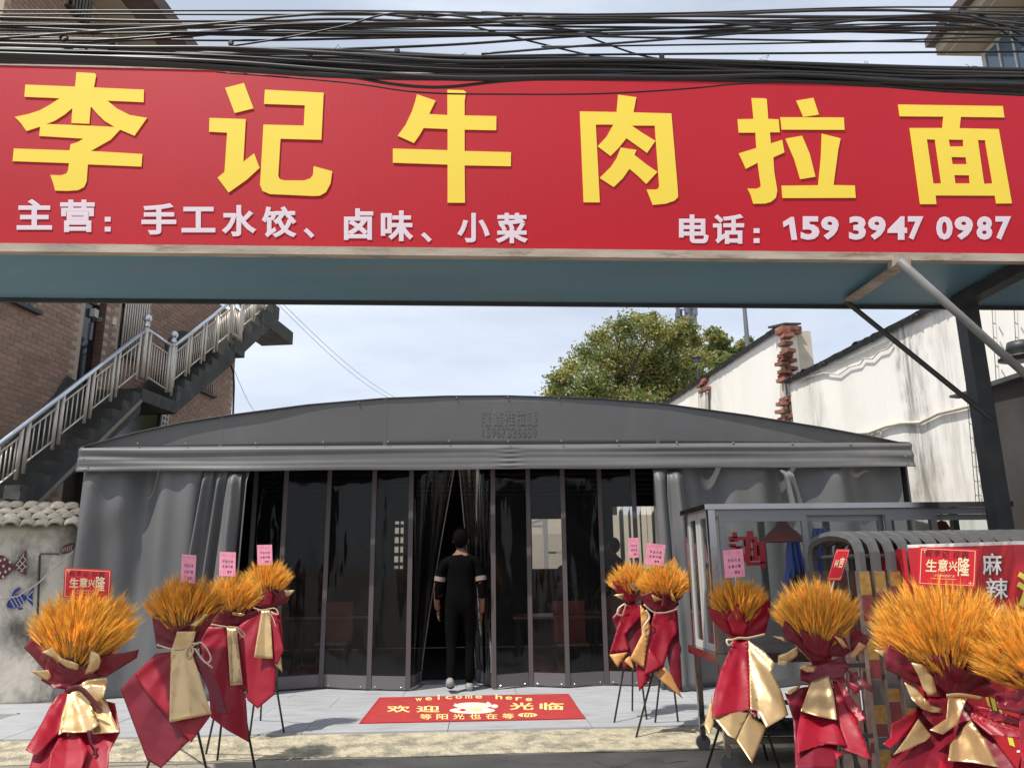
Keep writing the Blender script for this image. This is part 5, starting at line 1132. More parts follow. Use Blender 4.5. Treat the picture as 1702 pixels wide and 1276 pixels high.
cbox((cL+.052, FY+.006, cB+.062), (cR-.052, FY+.04, cB+.298), 'apron_panel', m_alu)
# left end glazed in two leaves
for i, (a, b) in enumerate(((FY+.055, (FY+BYc)/2-.01), ((FY+BYc)/2+.01, BYc-.055))):
    f = MB(); w = .05; xx = cL+.01
    f.box((xx, a, cB), (xx+.02, a+w, fz)); f.box((xx, b-w, cB), (xx+.02, b, fz)); f.box((xx, a+w, cB), (xx+.02, b-w, cB+w)); f.box((xx, a+w, fz-w), (xx+.02, b-w, fz))
    o = f.build('end_window', m_winfr, ct); MB().box((xx+.008, a+w, cB+w), (xx+.012, b-w, fz-w)).build('pane', m_glass, o)
# back: glazed uprights
for t in (.0, .25, .5, .75): cbox((cL+.05+t*2.15, BYc-.04, cB), (cL+.10+t*2.15, BYc-.01, fz), 'rear_mullion', m_alu)
cbox((cL+.03, FY+.02, .16), (cR-.03, FY+.05, .20), 'stretcher', m_chrome); cbox((cL+.03, BYc-.05, .16), (cR-.03, BYc-.02, .20), 'stretcher', m_chrome)
MB().tube([(cL+.02, FY+.02, .42), (cL+.02, BYc-.02, .16)], .014, 8).build('brace', m_chrome, ct, smooth=True)
MB().tube([(cL+.03, FY+.01, .46), (X(1345), FY+.01, cB-.35)], .016, 8).build('brace', m_chrome, ct, smooth=True)
cbox((cL+.05, FY+.06, .201), (cR-.05, BYc-.06, .22), 'lower_shelf', m_stair)
mb = MB()
for i in range(14):
    x = cL+.25+i*.13; mb.tube([(x, FY+.10, .24+.03*sin(i)), (x+.1, BYc-.1, .24+.03*cos(i*2))], .03, 6)
tag(mb.build('dark_sacks', m_dark2, None), 'dark rolled sacks lying on the lower shelf of the food cart', 'sacks')
# blocky red cut-out characters on the glass
S8 = 1418/300.
def cg(x, y, d=-.032): return atY(1130+x/S8, 830+y/S8, FY+d)
mb = MB()
for (a, b, c, d) in ((388,290,428,330),(388,345,440,372),(415,255,452,300),(428,290,515,318),(500,318,515,365),(530,245,578,290),(455,300,610,325) if False else (515,290,610,312),(518,312,556,480),(556,312,580,335),(556,380,580,400),(582,312,612,480),(400,318,462,332),(400,362,500,382),(440,372,478,402),(556,440,582,480),(612,332,672,360),(632,360,670,500),(612,360,624,440),(540,488,670,518),(636,518,672,540)):
    mb.box((cg(a, d).x, FY-.030, cg(a, d).z), (cg(c, b).x, FY-.027, cg(c, b).z))
mb.slab([cg(478, 430), cg(500, 415), cg(565, 495), cg(535, 528)], Vector((0, .003, 0)))
mb.build('red_cutout_lettering', m_redsticker, ct)
def heat_lamp(px, py, Y, w, label):
    q = atY(px, py, Y); t = thing('heat_lamp', label, 'lamp', q); k = w
    MB().lathe(q, [(.20*k, -.12*k), (.205*k, -.10*k), (.14*k, -.03*k), (.07*k, .03*k), (.04*k, .09*k), (.001, .10*k)], 24).build('shade', m_lampred, t, smooth=True, solid=.003)
    MB().tube([q+Vector((0, 0, .09*k)), (q.x, q.y, cT-.02)], .008, 6).build('cord', m_rubber, t)
    MB().ball(q+Vector((0, 0, -.06*k)), .035*k, 8).build('bulb', m_winfr, t, smooth=True)
heat_lamp(1301, 880, 5.95, .78, 'red pendant heat lamp behind the first cart window'); heat_lamp(1567, 880, 6.0, .70, 'red pendant heat lamp partly hidden above the folding gate')

# ---- blue work jackets hanging behind the cart glass
def jacket(px0, px1, y0, y1, Y, label, m=m_cloth, seed=0, taper=.6):
    a, b, c, d = px0, px1, y0, y1
    def f(u, v):
        w = (taper+(1-taper)*min(1, (1-v)*2.2)); xx = (a+b)/2+(u-.5)*(b-a)*w + 3*sin(v*4+seed)
        q = atY(xx, d+(c-d)*v + (7*sin(u*7+seed) if v < .02 else 0), Y); q.y += .05*sin(u*16+seed+2*v)+.02*sin(u*31+5*v); return q
    o = MB().grid(f, 36, 18).build('work_jacket', m, smooth=True, solid=.004); tag(o, label, 'jacket')
jacket(1310, 1332, 893, 962, 5.9, 'blue jacket sleeve hanging left of the window bar', seed=1, taper=.8); jacket(1343, 1380, 878, 968, 5.78, 'bright blue work jacket hung on the end of the folding gate', seed=2, taper=.45)
jacket(1306, 1318, 940, 992, 5.96, 'small blue cloth hanging low behind the cart glass', seed=3); jacket(1314, 1352, 950, 985, 5.88, 'navy cloth under the blue jacket', m_navy, seed=4, taper=.9)

# ================================================================== FOLDING GATE
GY0, GY1 = 4.32, 4.95
gt = thing('folding_gate', 'retracted grey folding gate of closely spaced arched frames', 'gate', (2.6, 4.6, 0))
gx0 = atY(1430, 930, GY0).x; zt = atY(1412, 893, (GY0+GY1)/2-.1).z
gz0 = atY(1430, 915, GY0).z
for i in range(22):
    x = gx0+i*.086; z1 = gz0-.01; ztop = z1+.085
    prof = [(x, GY0, z1-.10), (x, GY0, z1), (x, GY0+.02, z1+.045), (x, GY0+.07, z1+.075), (x, GY0+.19, ztop+.012), (x, (GY0+GY1)/2, ztop+.02), (x, GY1-.19, ztop+.012), (x, GY1-.07, z1+.075), (x, GY1-.02, z1+.045), (x, GY1, z1), (x, GY1, z1-.10)]
    MB().tube(prof, .031, 6).build('arch_cap', m_gate, gt)
    for Yp, nm in ((GY0, 'leg'), (GY1, 'leg')):
        q = MB().bar((x, Yp, .09), (x, Yp, z1-.10), .05, .055, (1, 0, 0)).build(nm, m_gatel, gt)
        if Yp == GY0:
            zz1 = z1-.105; k = 0
            while zz1 > .2:
                h = random.uniform(.06, .16); MB().box((x-.030, Yp-.0275, zz1-h+.004), (x+.030, Yp-.0262, zz1)).build('film', (m_gateg, m_gater, m_gate)[k % 3] , q); zz1 -= h; k += 1
        MB().lathe((x, Yp-.02, .045), [(.001, 0), (.045, 0), (.045, .04), (.001, .04)], 12, axis=(0, 1, 0)).build('wheel', m_rubber, q)
    MB().tube([(x, GY0+.05, z1-.02), (x, GY1-.05, z1-.02)], .012, 6).build('spacer', m_steel_dark, gt)
for zz_ in (.35, .75, 1.15): 
    for Yp in (GY0+.05, GY1-.05): MB().bar((gx0, Yp, zz_), (gx0+1.8, Yp, zz_), .012, .025).build('lattice_bar', m_steel_dark, gt)

# ================================================================== RED PRINTED BOX (gate drive head)
bx = thing('red_advert_box', 'red board box with white and yellow menu lettering at right edge', 'advert box', (3.0, 4.0, 0))
b0 = atY(1508, 906, 4.2); b1 = atY(1680, 893, 3.72); b2 = Vector((b1.x+1.0, b1.y-.05, b1.z)); zT = b1.z-.035; b0 = Vector((b0.x, b0.y, zT)); 
def wall3(a, b, z0, z1, th, m, name): a = Vector((a.x, a.y, 0)); b = Vector((b.x, b.y, 0)); d = (b-a).normalized(); n = Vector((-d.y, d.x, 0))*th; MB().hexa([a+Vector((0,0,z0)), b+Vector((0,0,z0)), b+n+Vector((0,0,z0)), a+n+Vector((0,0,z0)), a+Vector((0,0,z1)), b+Vector((0,0,z1)), b+n+Vector((0,0,z1)), a+n+Vector((0,0,z1))]).build(name, m, bx)
wall3(b0, b1, .08, zT, .02, m_boxred, 'side_board'); wall3(b1+Vector((.002, 0, 0)), b2, .08, zT, .02, m_boxred, 'front_board')
wall3(b0, b1, zT+.001, zT+.018, .03, m_boxedge, 'top_edge'); wall3(b1+Vector((.002, 0, 0)), b2, zT+.001, zT+.018, .03, m_boxedge, 'top_edge')
wall3(b0+Vector((-.0, .02, 0)), b0+Vector((.3, .9, 0)), .08, zT-.002, .02, m_boxred, 'back_board')
bd = (Vector((b1.x, b1.y, 0))-Vector((b0.x, b0.y, 0))).normalized(); bn = Vector((bd.y, -bd.x, 0))
def bp(x, y, out=.004): return onP(x, y, b0+bn*out, bn)
def bp2(x, y, out=.004): d = (b2-b1); d.z = 0; d.normalize(); n = Vector((d.y, -d.x, 0)); return onP(x, y, b1+n*out, n)
for ch, x0, y0, x1, y1 in (('麻', 1634, 919, 1665, 955), ('辣', 1641, 960, 1675, 995), ('小', 1650, 1004, 1684, 1040), ('面', 1658, 1049, 1692, 1087)):
    mb = MB(); put_text(mb, ch, bilin(bp(x0, y1, .008), bp(x1, y1, .008), bp(x1+1, y0, .008), bp(x0-3, y0, .008)), .014); mb.build('white_lettering', m_whitetx, bx)
    mb = MB(); put_text(mb, ch, bilin(bp(x0+2, y1+1.5, .004), bp(x1+2, y1+1.5, .004), bp(x1+3, y0+1.5, .004), bp(x0-1, y0+1.5, .004)), .02); mb.build('letter_shadow', m_greysh, bx)
mb = MB(); put_text(mb, '汤', bilin(bp2(1692, 1010), bp2(1740, 1010), bp2(1738, 950), bp2(1688, 950)), .04); mb.build('yellow_lettering', m_yeltx, bx)
mb = MB(); put_text(mb, '鸟', bilin(bp(1690, 1256), bp(1740, 1256), bp(1738, 1226), bp(1690, 1226)), .03); mb.build('white_lettering', m_whitetx, bx)
for x, y, w, h in ((1636, 1150, 5, 26), (1646, 1158, 7, 30), (1658, 1165, 5, 40), (1672, 1215, 9, 26)):
    MB().slab([bp(x, y), bp(x+w, y+3), bp(x+w+6, y+h), bp(x+6, y+h-4)], -bn*.002).build('yellow_stroke', m_yeltx, bx)
pcap = atY(1582, 893, 5.1); mb = MB(); mb.add([pcap+Vector((-.10, -.1, 0)), pcap+Vector((.10, -.1, 0)), pcap+Vector((.10, .10, 0)), pcap+Vector((-.10, .10, 0)), pcap+Vector((0, .02, .055)), *[pcap+Vector((a, b, -.9)) for a, b in ((-.09, -.09), (.09, -.09), (.09, .09), (-.09, .09))]], [(0,1,4),(1,2,4),(2,3,4),(3,0,4),(5,6,1,0),(6,7,2,1),(7,8,3,2),(8,5,0,3)])
tag(mb.build('post_cap', m_cream), 'small grey pyramid topped post rising behind the red advert box', 'post')

# ================================================================== FLOWER STANDS
def ptlist(T, L_): return [(T[0]+x/T[2], T[1]+y/T[2]) for x, y in L_]
FLARE = [.10]
def paper(pts, Y, off, m, parent, knot, R, seed=0, pleat=.010, bow=.10, name='paper_sheet', edge=7.0, crumple=.004):
    b = bmesh.new(); vs = [b.verts.new((x, y, 0)) for x, y in pts]; b.faces.new(vs)
    bmesh.ops.triangulate(b, faces=b.faces[:])
    for _ in range(6):
        es = [e for e in b.edges if e.calc_length() > edge]
        if not es: break
        bmesh.ops.subdivide_edges(b, edges=es, cuts=1); bmesh.ops.triangulate(b, faces=[f for f in b.faces if len(f.verts) > 3])
    bmesh.ops.beautify_fill(b, faces=b.faces[:], edges=[e for e in b.edges if not e.is_boundary])
    kx, ky = knot; off0 = wloc(parent)
    for v in b.verts:
        x, y = v.co.x, v.co.y; r = sqrt((x-kx)**2+(y-ky)**2)/R; a = atan2(x-kx, abs(y-ky)+1e-3)
        w = (x-kx)/R
        tri = abs(((a*2.1+seed*.37) % 1)-.5)*4-1
        d = off + bow*min(w*w, 1.2) - .05*min(r, 1) - (FLARE[0]*r**1.2 if y > ky else 0) + pleat*tri*min(1, r*1.2) + crumple*noise.noise(Vector((x*.06, y*.06, seed*3.1)))*2*max(.3, 1-r*.6)
        p = atY(x, y, Y+d) - off0; v.co = p
    bmesh.ops.recalc_face_normals(b, faces=b.faces[:])
    me = bpy.data.meshes.new(name); b.to_mesh(me); b.free(); me.polygons.foreach_set('use_smooth', [True]*len(me.polygons))
    o = link(name, me, m, parent); md = o.modifiers.new('thickness', 'SOLIDIFY'); md.thickness = .0005; md.offset = 0
    return o
def wheat(tie, Y, Lpx, halfpx, n, parent, m, seed, lean=0, ear=1.0):
    n = int(n*2.1)
    rnd = random.Random(seed); sc = Y/FPX*1.02; base = atY(tie[0], tie[1], Y); L_ = Lpx*sc; th = math.asin(min(.95, halfpx/(.80*Lpx))); ears = MB(); stems = MB()
    for i in range(n):
        u = sqrt(rnd.random()); a = rnd.uniform(0, 2*pi); tx = th*u*cos(a); ty = th*.8*u*sin(a)
        d = Vector((sin(tx+lean), -sin(ty)*.9, cos(tx)*cos(ty))).normalized(); ln = L_*(1-.20*u*u)*(rnd.uniform(.88, 1.03) if rnd.random() < .45 else rnd.uniform(.55, .95))
        el = rnd.uniform(.065, .095)*ear; tip = base+d*ln; b0_ = tip-d*(el+.035*ear); bend = Vector((d.x, d.y, 0))*.02*u; tip = tip+bend+Vector((rnd.gauss(0, .012), rnd.gauss(0, .012), -abs(rnd.gauss(0, .006))))*ear
        dd_ = (tip-b0_).normalized(); side = dd_.cross(Vector((rnd.gauss(0, 1), rnd.gauss(0, 1), rnd.gauss(0, 1)))).normalized(); s2_ = dd_.cross(side)
        r = .0040*ear; vs = [b0_]; 
        for k, (t, q) in enumerate(((.12, .8), (.5, 1), (.85, .65))):
            for j in range(4): an = j*pi/2+k*.6; vs.append(b0_+dd_*el*t+(side*cos(an)+s2_*sin(an))*r*q)
        vs.append(b0_+dd_*el)
        fs = [(0, 1+(j+1) % 4, 1+j) for j in range(4)]+[(1+k*4+j, 1+k*4+(j+1) % 4, 5+k*4+(j+1) % 4, 5+k*4+j) for k in (0, 1) for j in range(4)]+[(9+j, 9+(j+1) % 4, 13) for j in range(4)]
        ears.add(vs, fs)
        for k in range(20):
            t = rnd.uniform(.0, 1.0); an = rnd.uniform(0, 6.28); o_ = (side*cos(an)+s2_*sin(an)); p = b0_+dd_*el*t+o_*r; q = p+dd_*rnd.uniform(.03, .055)*ear+o_*rnd.uniform(.004, .015)*ear; w = dd_.cross(o_)*.0007*ear
            ears.add([p-w, p+w, q], [(0, 1, 2)])
        if i % 3 == 0: sd = Vector((.0012, 0, 0)); stems.add([base+d*.04-sd, base+d*.04+sd, b0_+sd, b0_-sd], [(0, 1, 2, 3)])
    ears.build('wheat_ears', m, parent, kind='stuff'); stems.build('wheat_stems', m_stem, parent, kind='stuff')
def ribbon(pts, Y, w, m, parent, name='ribbon', off=-.09):
    P = [atY(x, y, Y+off-.006*i) for i, (x, y) in enumerate(pts)]; out = []
    for i in range(len(P)-1):
        p0, p1, p2, p3 = P[max(i-1, 0)], P[i], P[i+1], P[min(i+2, len(P)-1)]
        for k in range(5): t = k/5; out.append(.5*((2*p1)+(p2-p0)*t+(2*p0-5*p1+4*p2-p3)*t*t+(3*p1-p0-3*p2+p3)*t**3))
    out.append(P[-1]); mb = MB()
    for a, b_ in zip(out, out[1:]): pass
    vs = []
    for i, p in enumerate(out):
        t = (out[min(i+1, len(out)-1)]-out[max(i-1, 0)]).normalized(); s = Vector((t.z, .35, -t.x)).normalized()*w/2; vs += [p-s, p+s]
    mb.add(vs, [(2*i, 2*i+1, 2*i+3, 2*i+2) for i in range(len(out)-1)]); mb.build(name, m, parent, smooth=True, solid=.001)
def legs(lst, Y, parent, top, r=.0085):
    for (x0, y0), (x1, y1), Yf in lst:
        a = atY(x0, y0, Y) if False else atY(x0, y0, Y+(Yf-Y)*.5); f = atZ(x1, y1, .0) if Yf is None else atY(x1, y1, Yf)
        d = f-a; hub = a-d.normalized()*.25; MB().tube([hub, f], r, 8).build('leg', m_leg, parent, smooth=True)
def card_red(cx, cy, w, h, ang, Y, parent_lbl, slant=0, narrow=False, text='生意兴隆'):
    ca, sa = cos(ang), sin(ang); t = thing('greeting_card', parent_lbl, 'card', atY(cx, cy, Y), 'greeting cards on the flower stands')
    def f(u, v, o=0.0): dx, dy = (u-.5)*w, (.5-v)*h; return atY(cx+dx*ca-dy*sa+slant*(v-.5)*h, cy+dx*sa+dy*ca, Y+o)
    def fp(o): return lambda u, v: f(u, v, o)
    MB().slab([f(0, 0), f(1, 0), f(1, 1), f(0, 1)], Vector((0, .003, 0))).build('card_board', m_card, t)
    B = MB(); e = .028; e2 = .045
    for (a, b, c, d) in ((e, e2, 1-e, e2+.012), (e, 1-e2-.012, 1-e, 1-e2), (e, e2, e+.01, 1-e2), (1-e-.01, e2, 1-e, 1-e2), (e+.02, 1-e2-.05, e+.10, 1-e2-.035), (1-e-.10, e2+.05, 1-e-.02, e2+.065), (e+.06, 1-e2-.11, e+.07, 1-e2-.03), (1-e-.07, e2+.03, 1-e-.06, e2+.11)):
        B.add([f(a, b, -.0012), f(c, b, -.0012), f(c, d, -.0012), f(a, d, -.0012)], [(0, 1, 2, 3)])
    B.build('gilt_border', m_gilt, t)
    G = MB(); pos = ((.12, .36, .31, .68), (.33, .38, .50, .70), (.52, .40, .66, .66), (.68, .28, .88, .78)) if not narrow else ()
    for ch, (a, b, c, d) in zip(text, pos): put_text(G, ch, bilin(f(a, b, -.0015), f(c, b, -.0015), f(c+.01, d, -.0015), f(a+.0, d, -.0015)), .018)
    if narrow:
        for ch, (a, b, c, d) in zip('兴吉', ((.15, .42, .45, .66), (.5, .40, .85, .74))): put_text(G, ch, bilin(f(a, b, -.0015), f(c, b, -.0015), f(c, d, -.0015), f(a, d, -.0015)), .035)
    G.build('gilt_lettering', m_gilt, t)
    if not narrow:
        K = MB()
        for i, ch in enumerate('祝李记拉面'): a = .10+i*.145+(.05 if i > 2 else 0); put_text(K, ch, bilin(f(a, .74, -.0017), f(a+.12, .74+.02*(i % 2), -.0017), f(a+.125, .93, -.0017), f(a+.01, .92, -.0017)), 0)
        K.build('ink_writing', m_ink, t)
        K = MB()
        for i, ch in enumerate('文华家政烟酒广告'[:8]): a = .28+i*.045; put_text(K, ch, bilin(f(a, .24, -.0016), f(a+.038, .24, -.0016), f(a+.038, .30, -.0016), f(a, .30, -.0016)), 0)
        K.add([f(.22, .185, -.0016), f(.66, .185, -.0016), f(.66, .195, -.0016), f(.22, .195, -.0016)], [(0, 1, 2, 3)]); K.build('small_print', m_gilt, t)
    MB().tube([f(.5, 0, .002), f(.5, -.9, .01)], .0022, 5).build('card_stick', m_boxedge, t)
def card_pink(cx, cy, w, h, ang, Y, label):
    ca, sa = cos(ang), sin(ang); t = thing('greeting_card', label, 'card', atY(cx, cy, Y), 'greeting cards on the flower stands')
    def f(u, v, o=0.0): dx, dy = (u-.5)*w, (.5-v)*h; return atY(cx+dx*ca-dy*sa, cy+dx*sa+dy*ca, Y+o)
    MB().slab([f(0, 0), f(1, 0), f(1, 1), f(0, 1)], Vector((0, .002, 0))).build('card_board', m_cardp, t)
    K = MB()
    for r_i, (s, vy) in enumerate((('开业大吉', .56), ('生意兴隆', .34), ('敬贺', .12))):
        for i, ch in enumerate(s): a = (.20+i*.17) if r_i < 2 else (.50+i*.14); put_text(K, ch, bilin(f(a, vy, -.001), f(a+.12, vy, -.001), f(a+.12, vy+.11, -.001), f(a, vy+.11, -.001)), .01)
    K.build('ink_writing', m_ink, t)
    D = MB()
    for i in range(7):
        a = .06+.12*i+random.uniform(-.02, .02); vv = .86+random.uniform(-.03, .06); D.slab([f(a+.035*cos(q), vv+.022*sin(q), -.0011) for q in [k*pi/3 for k in range(6)]], Vector((0, .0004, 0)))
    for (a, vv) in ((.9, .2), (.93, .12), (.87, .08)): D.slab([f(a+.03*cos(q), vv+.02*sin(q), -.0011) for q in [k*pi/3 for k in range(6)]], Vector((0, .0004, 0)))
    D.build('blossom_print', m_cardp2, t)
    MB().tube([f(.5, 0, .002), f(.5, -.8, .01)], .002, 5).build('card_stick', m_boxedge, t)
GRP = 'opening flower stands with dyed wheat'
def stand(label, Y, tie, Lpx, half, sheets, seed, T, n=330, m=m_wheat, foot=None, ear=1.0, R=None, lean=0):
    b = atY(tie[0], tie[1], Y); t = thing('flower_stand', label, 'flower stand', (b.x, b.y, 0), GRP)
    wheat(tie, Y, Lpx, half, int(n*.72), t, m, seed, lean, ear)
    wheat(tie, Y, Lpx*.97, half, int(n*.34), t, m_wheat3, seed+500, lean, ear*1.05)
    R = R or Lpx*.9
    # conical back wrap that carries the bouquet and continues behind
    sc = Y/FPX; rr = half*sc*.62; up = Lpx*sc*.36
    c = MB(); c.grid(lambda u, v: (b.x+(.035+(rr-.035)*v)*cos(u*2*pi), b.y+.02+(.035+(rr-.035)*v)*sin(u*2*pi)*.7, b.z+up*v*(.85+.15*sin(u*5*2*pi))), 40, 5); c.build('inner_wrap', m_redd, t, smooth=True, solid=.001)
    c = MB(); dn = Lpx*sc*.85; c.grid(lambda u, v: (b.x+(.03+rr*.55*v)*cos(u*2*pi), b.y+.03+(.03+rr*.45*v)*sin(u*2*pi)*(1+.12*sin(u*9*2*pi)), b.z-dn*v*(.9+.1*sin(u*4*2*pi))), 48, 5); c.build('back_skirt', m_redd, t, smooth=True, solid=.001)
    FLARE[0] = .24*Lpx*.9*Y/FPX/.42 if label.startswith(('flower stand nearest', 'flower stand before', 'biggest', 'flower stand cut')) else .06
    for i, (mm, off, pts) in enumerate(sheets): paper(ptlist(T, pts), Y, off-.035, mm, t, tie, R, seed+i)
    # tripod
    hub = Vector((b.x, b.y+.02, b.z-.1))
    if foot is None: foot = [(b.x-.22, b.y-.18), (b.x+.24, b.y-.12), (b.x+.02, b.y+.26)]
    for f_ in foot: MB().tube([hub, (f_[0], f_[1], f_[2] if len(f_) > 2 else 0.0)], .0085, 8).build('leg', m_leg, t, smooth=True)
    return t
Rr, Rd, Gd, Og = m_redp, m_redd, m_gold, m_orangep
T1 = (0, 840, 2.925)
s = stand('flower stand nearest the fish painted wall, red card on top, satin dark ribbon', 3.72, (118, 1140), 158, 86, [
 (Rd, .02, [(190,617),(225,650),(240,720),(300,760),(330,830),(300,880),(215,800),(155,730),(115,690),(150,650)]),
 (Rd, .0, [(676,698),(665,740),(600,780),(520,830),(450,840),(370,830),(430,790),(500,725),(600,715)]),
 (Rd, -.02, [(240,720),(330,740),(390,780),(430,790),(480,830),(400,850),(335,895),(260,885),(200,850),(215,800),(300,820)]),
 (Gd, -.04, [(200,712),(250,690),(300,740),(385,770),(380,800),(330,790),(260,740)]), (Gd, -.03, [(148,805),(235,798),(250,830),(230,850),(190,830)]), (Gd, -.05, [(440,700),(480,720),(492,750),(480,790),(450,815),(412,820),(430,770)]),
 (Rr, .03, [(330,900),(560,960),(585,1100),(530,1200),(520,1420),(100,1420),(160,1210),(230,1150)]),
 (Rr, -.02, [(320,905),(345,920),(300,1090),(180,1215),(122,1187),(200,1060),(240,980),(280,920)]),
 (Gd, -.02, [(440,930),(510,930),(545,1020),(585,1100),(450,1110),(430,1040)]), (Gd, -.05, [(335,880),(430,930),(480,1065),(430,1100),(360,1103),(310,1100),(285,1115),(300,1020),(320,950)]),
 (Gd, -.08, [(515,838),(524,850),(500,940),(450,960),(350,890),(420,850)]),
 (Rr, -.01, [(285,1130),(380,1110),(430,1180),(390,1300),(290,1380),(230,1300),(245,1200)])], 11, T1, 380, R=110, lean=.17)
ribbon(ptlist(T1, [(325,905),(380,885),(430,925),(480,985),(495,1000)]), 3.72, .026, m_ribd, s, off=-.25); ribbon(ptlist(T1, [(430,1090),(440,1150),(460,1190),(455,1215)]), 3.72, .014, m_ribd, s, off=-.30)
card_red(145, 970, 78, 50, .05, 3.70, 'dull red greeting card standing in the leftmost bouquet')
T2 = (200, 900, 3.393)
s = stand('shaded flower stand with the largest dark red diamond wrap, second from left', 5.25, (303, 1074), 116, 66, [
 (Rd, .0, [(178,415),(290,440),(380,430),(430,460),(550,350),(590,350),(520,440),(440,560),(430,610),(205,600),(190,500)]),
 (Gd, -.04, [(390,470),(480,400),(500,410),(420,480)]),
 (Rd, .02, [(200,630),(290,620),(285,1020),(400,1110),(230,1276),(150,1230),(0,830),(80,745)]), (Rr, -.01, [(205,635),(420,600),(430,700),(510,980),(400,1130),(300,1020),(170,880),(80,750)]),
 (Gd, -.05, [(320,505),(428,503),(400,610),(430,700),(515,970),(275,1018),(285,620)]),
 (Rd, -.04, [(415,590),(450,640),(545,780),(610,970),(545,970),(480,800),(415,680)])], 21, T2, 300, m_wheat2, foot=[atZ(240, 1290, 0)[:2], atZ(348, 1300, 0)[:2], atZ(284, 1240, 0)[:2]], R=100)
ribbon(ptlist(T2, [(205,580),(290,605),(360,600),(400,575),(440,575)]), 5.25, .014, m_ribbon, s); ribbon(ptlist(T2, [(400,580),(360,620),(380,660),(410,620),(405,585)]), 5.25, .012, m_ribbon, s, off=-.11); ribbon(ptlist(T2, [(410,585),(460,570),(510,650),(480,680),(420,600)]), 5.25, .012, m_ribbon, s, off=-.11); ribbon(ptlist(T2, [(440,600),(450,650),(520,710)]), 5.25, .011, m_ribbon, s, off=-.12)
card_pink(313, 945, 24, 47, .06, 5.2, 'pink greeting card in the shaded second bouquet from the left')
s = stand('lit flower stand third from left, partly behind the shaded one', 6.0, (384, 1040), 88, 50, [
 (Rd, .0, [(515,400),(560,350),(620,390),(700,410),(770,380),(780,410),(650,475),(510,475)]), (Gd, -.03, [(630,395),(705,405),(690,422),(630,412)]),
 (Rr, .01, [(500,470),(600,475),(620,800),(690,810),(710,900),(725,1130),(600,1060),(510,990),(500,850),(450,560)]), (Rr, -.02, [(610,470),(670,480),(700,560),(722,860),(690,820),(650,600)]), (Gd, -.04, [(600,480),(655,485),(690,805),(620,810)])], 31, T2, 260,
 foot=[atZ(361, 1264, 0)[:2], atZ(424, 1278, 0)[:2], (atZ(400, 1230, 0)[0]-.1, 6.4)], R=80)
ribbon(ptlist(T2, [(510,465),(600,480),(660,485),(700,520),(690,535),(655,490)]), 6.0, .012, m_ribbon, s, off=-.1); ribbon(ptlist(T2, [(655,490),(640,530),(655,600),(670,720)]), 6.0, .012, m_ribbon, s, off=-.11)
card_pink(378, 937, 27, 40, .03, 5.95, 'pink greeting card in the third bouquet from the left')
s = stand('small lit flower stand by the left end of the door panels', 6.95, (441, 1008), 78, 43, [
 (Rd, -.02, [(750,350),(790,260),(830,235),(860,245),(880,290),(920,270),(960,300),(940,345),(880,365),(780,370)]), (Rr, -.05, [(800,360),(830,250),(860,300),(850,360)]), (Gd, -.04, [(925,272),(985,272),(960,300),(935,310)]),
 (Rr, .01, [(780,380),(880,385),(905,400),(920,600),(900,640),(880,700),(870,860),(775,940),(715,890),(690,600),(660,480)]), (Rr, -.03, [(845,400),(880,400),(920,610),(885,690),(865,690)]), (Gd, -.04, [(795,385),(845,385),(860,660),(753,652)]), (Gd, -.02, [(870,690),(905,640),(915,735)])], 41, T2, 240,
 foot=[(*atZ(472, 1217, .06)[:2], .06), (*atZ(433, 1197, .06)[:2], .06), (*atZ(415, 1222, .06)[:2], .06)], R=75)
ribbon(ptlist(T2, [(750,372),(800,385),(870,375),(890,410),(850,395)]), 6.95, .012, m_ribbon, s, off=-.1); ribbon(ptlist(T2, [(820,385),(860,430),(880,500),(890,560)]), 6.95, .01, m_ribbon, s, off=-.1)
card_pink(440, 922, 25, 34, -.03, 6.9, 'pink greeting card in the bouquet closest to the dark doorway')
T5 = (980, 880, 3.222)
s = stand('flower stand right of the doorway half hidden behind another bouquet', 7.3, (1052, 1003), 72, 44, [
 (Rr, -.02, [(120,275),(200,250),(215,245),(250,275),(270,340),(240,380),(185,385),(140,330)]), (Gd, -.05, [(205,285),(255,285),(265,325),(230,325)]), (Gd, -.05, [(125,350),(185,340),(175,375)]), (Gd, -.04, [(115,285),(135,300),(150,325),(130,315)]),
 (Rd, .03, [(185,395),(290,400),(300,650),(180,750),(150,560),(120,470)]), (Rr, -.01, [(190,400),(280,395),(285,455),(190,560),(215,645),(105,665),(150,520)]), (Og, -.02, [(105,668),(205,655),(150,735)]), (Og, -.01, [(180,700),(215,675),(240,750)])], 51, T5, 220,
 foot=[(*atZ(1021, 1200, .06)[:2], .06), (*atZ(1051, 1181, .06)[:2], .06), (*atZ(1075, 1195, .06)[:2], .06)], R=80)
ribbon(ptlist(T5, [(190,395),(155,420),(150,450),(175,455),(195,400)]), 7.3, .013, m_ribbon, s, off=-.1)
card_pink(1053, 910, 17, 33, -.02, 7.25, 'pale pink card in the rear bouquet right of the doorway')
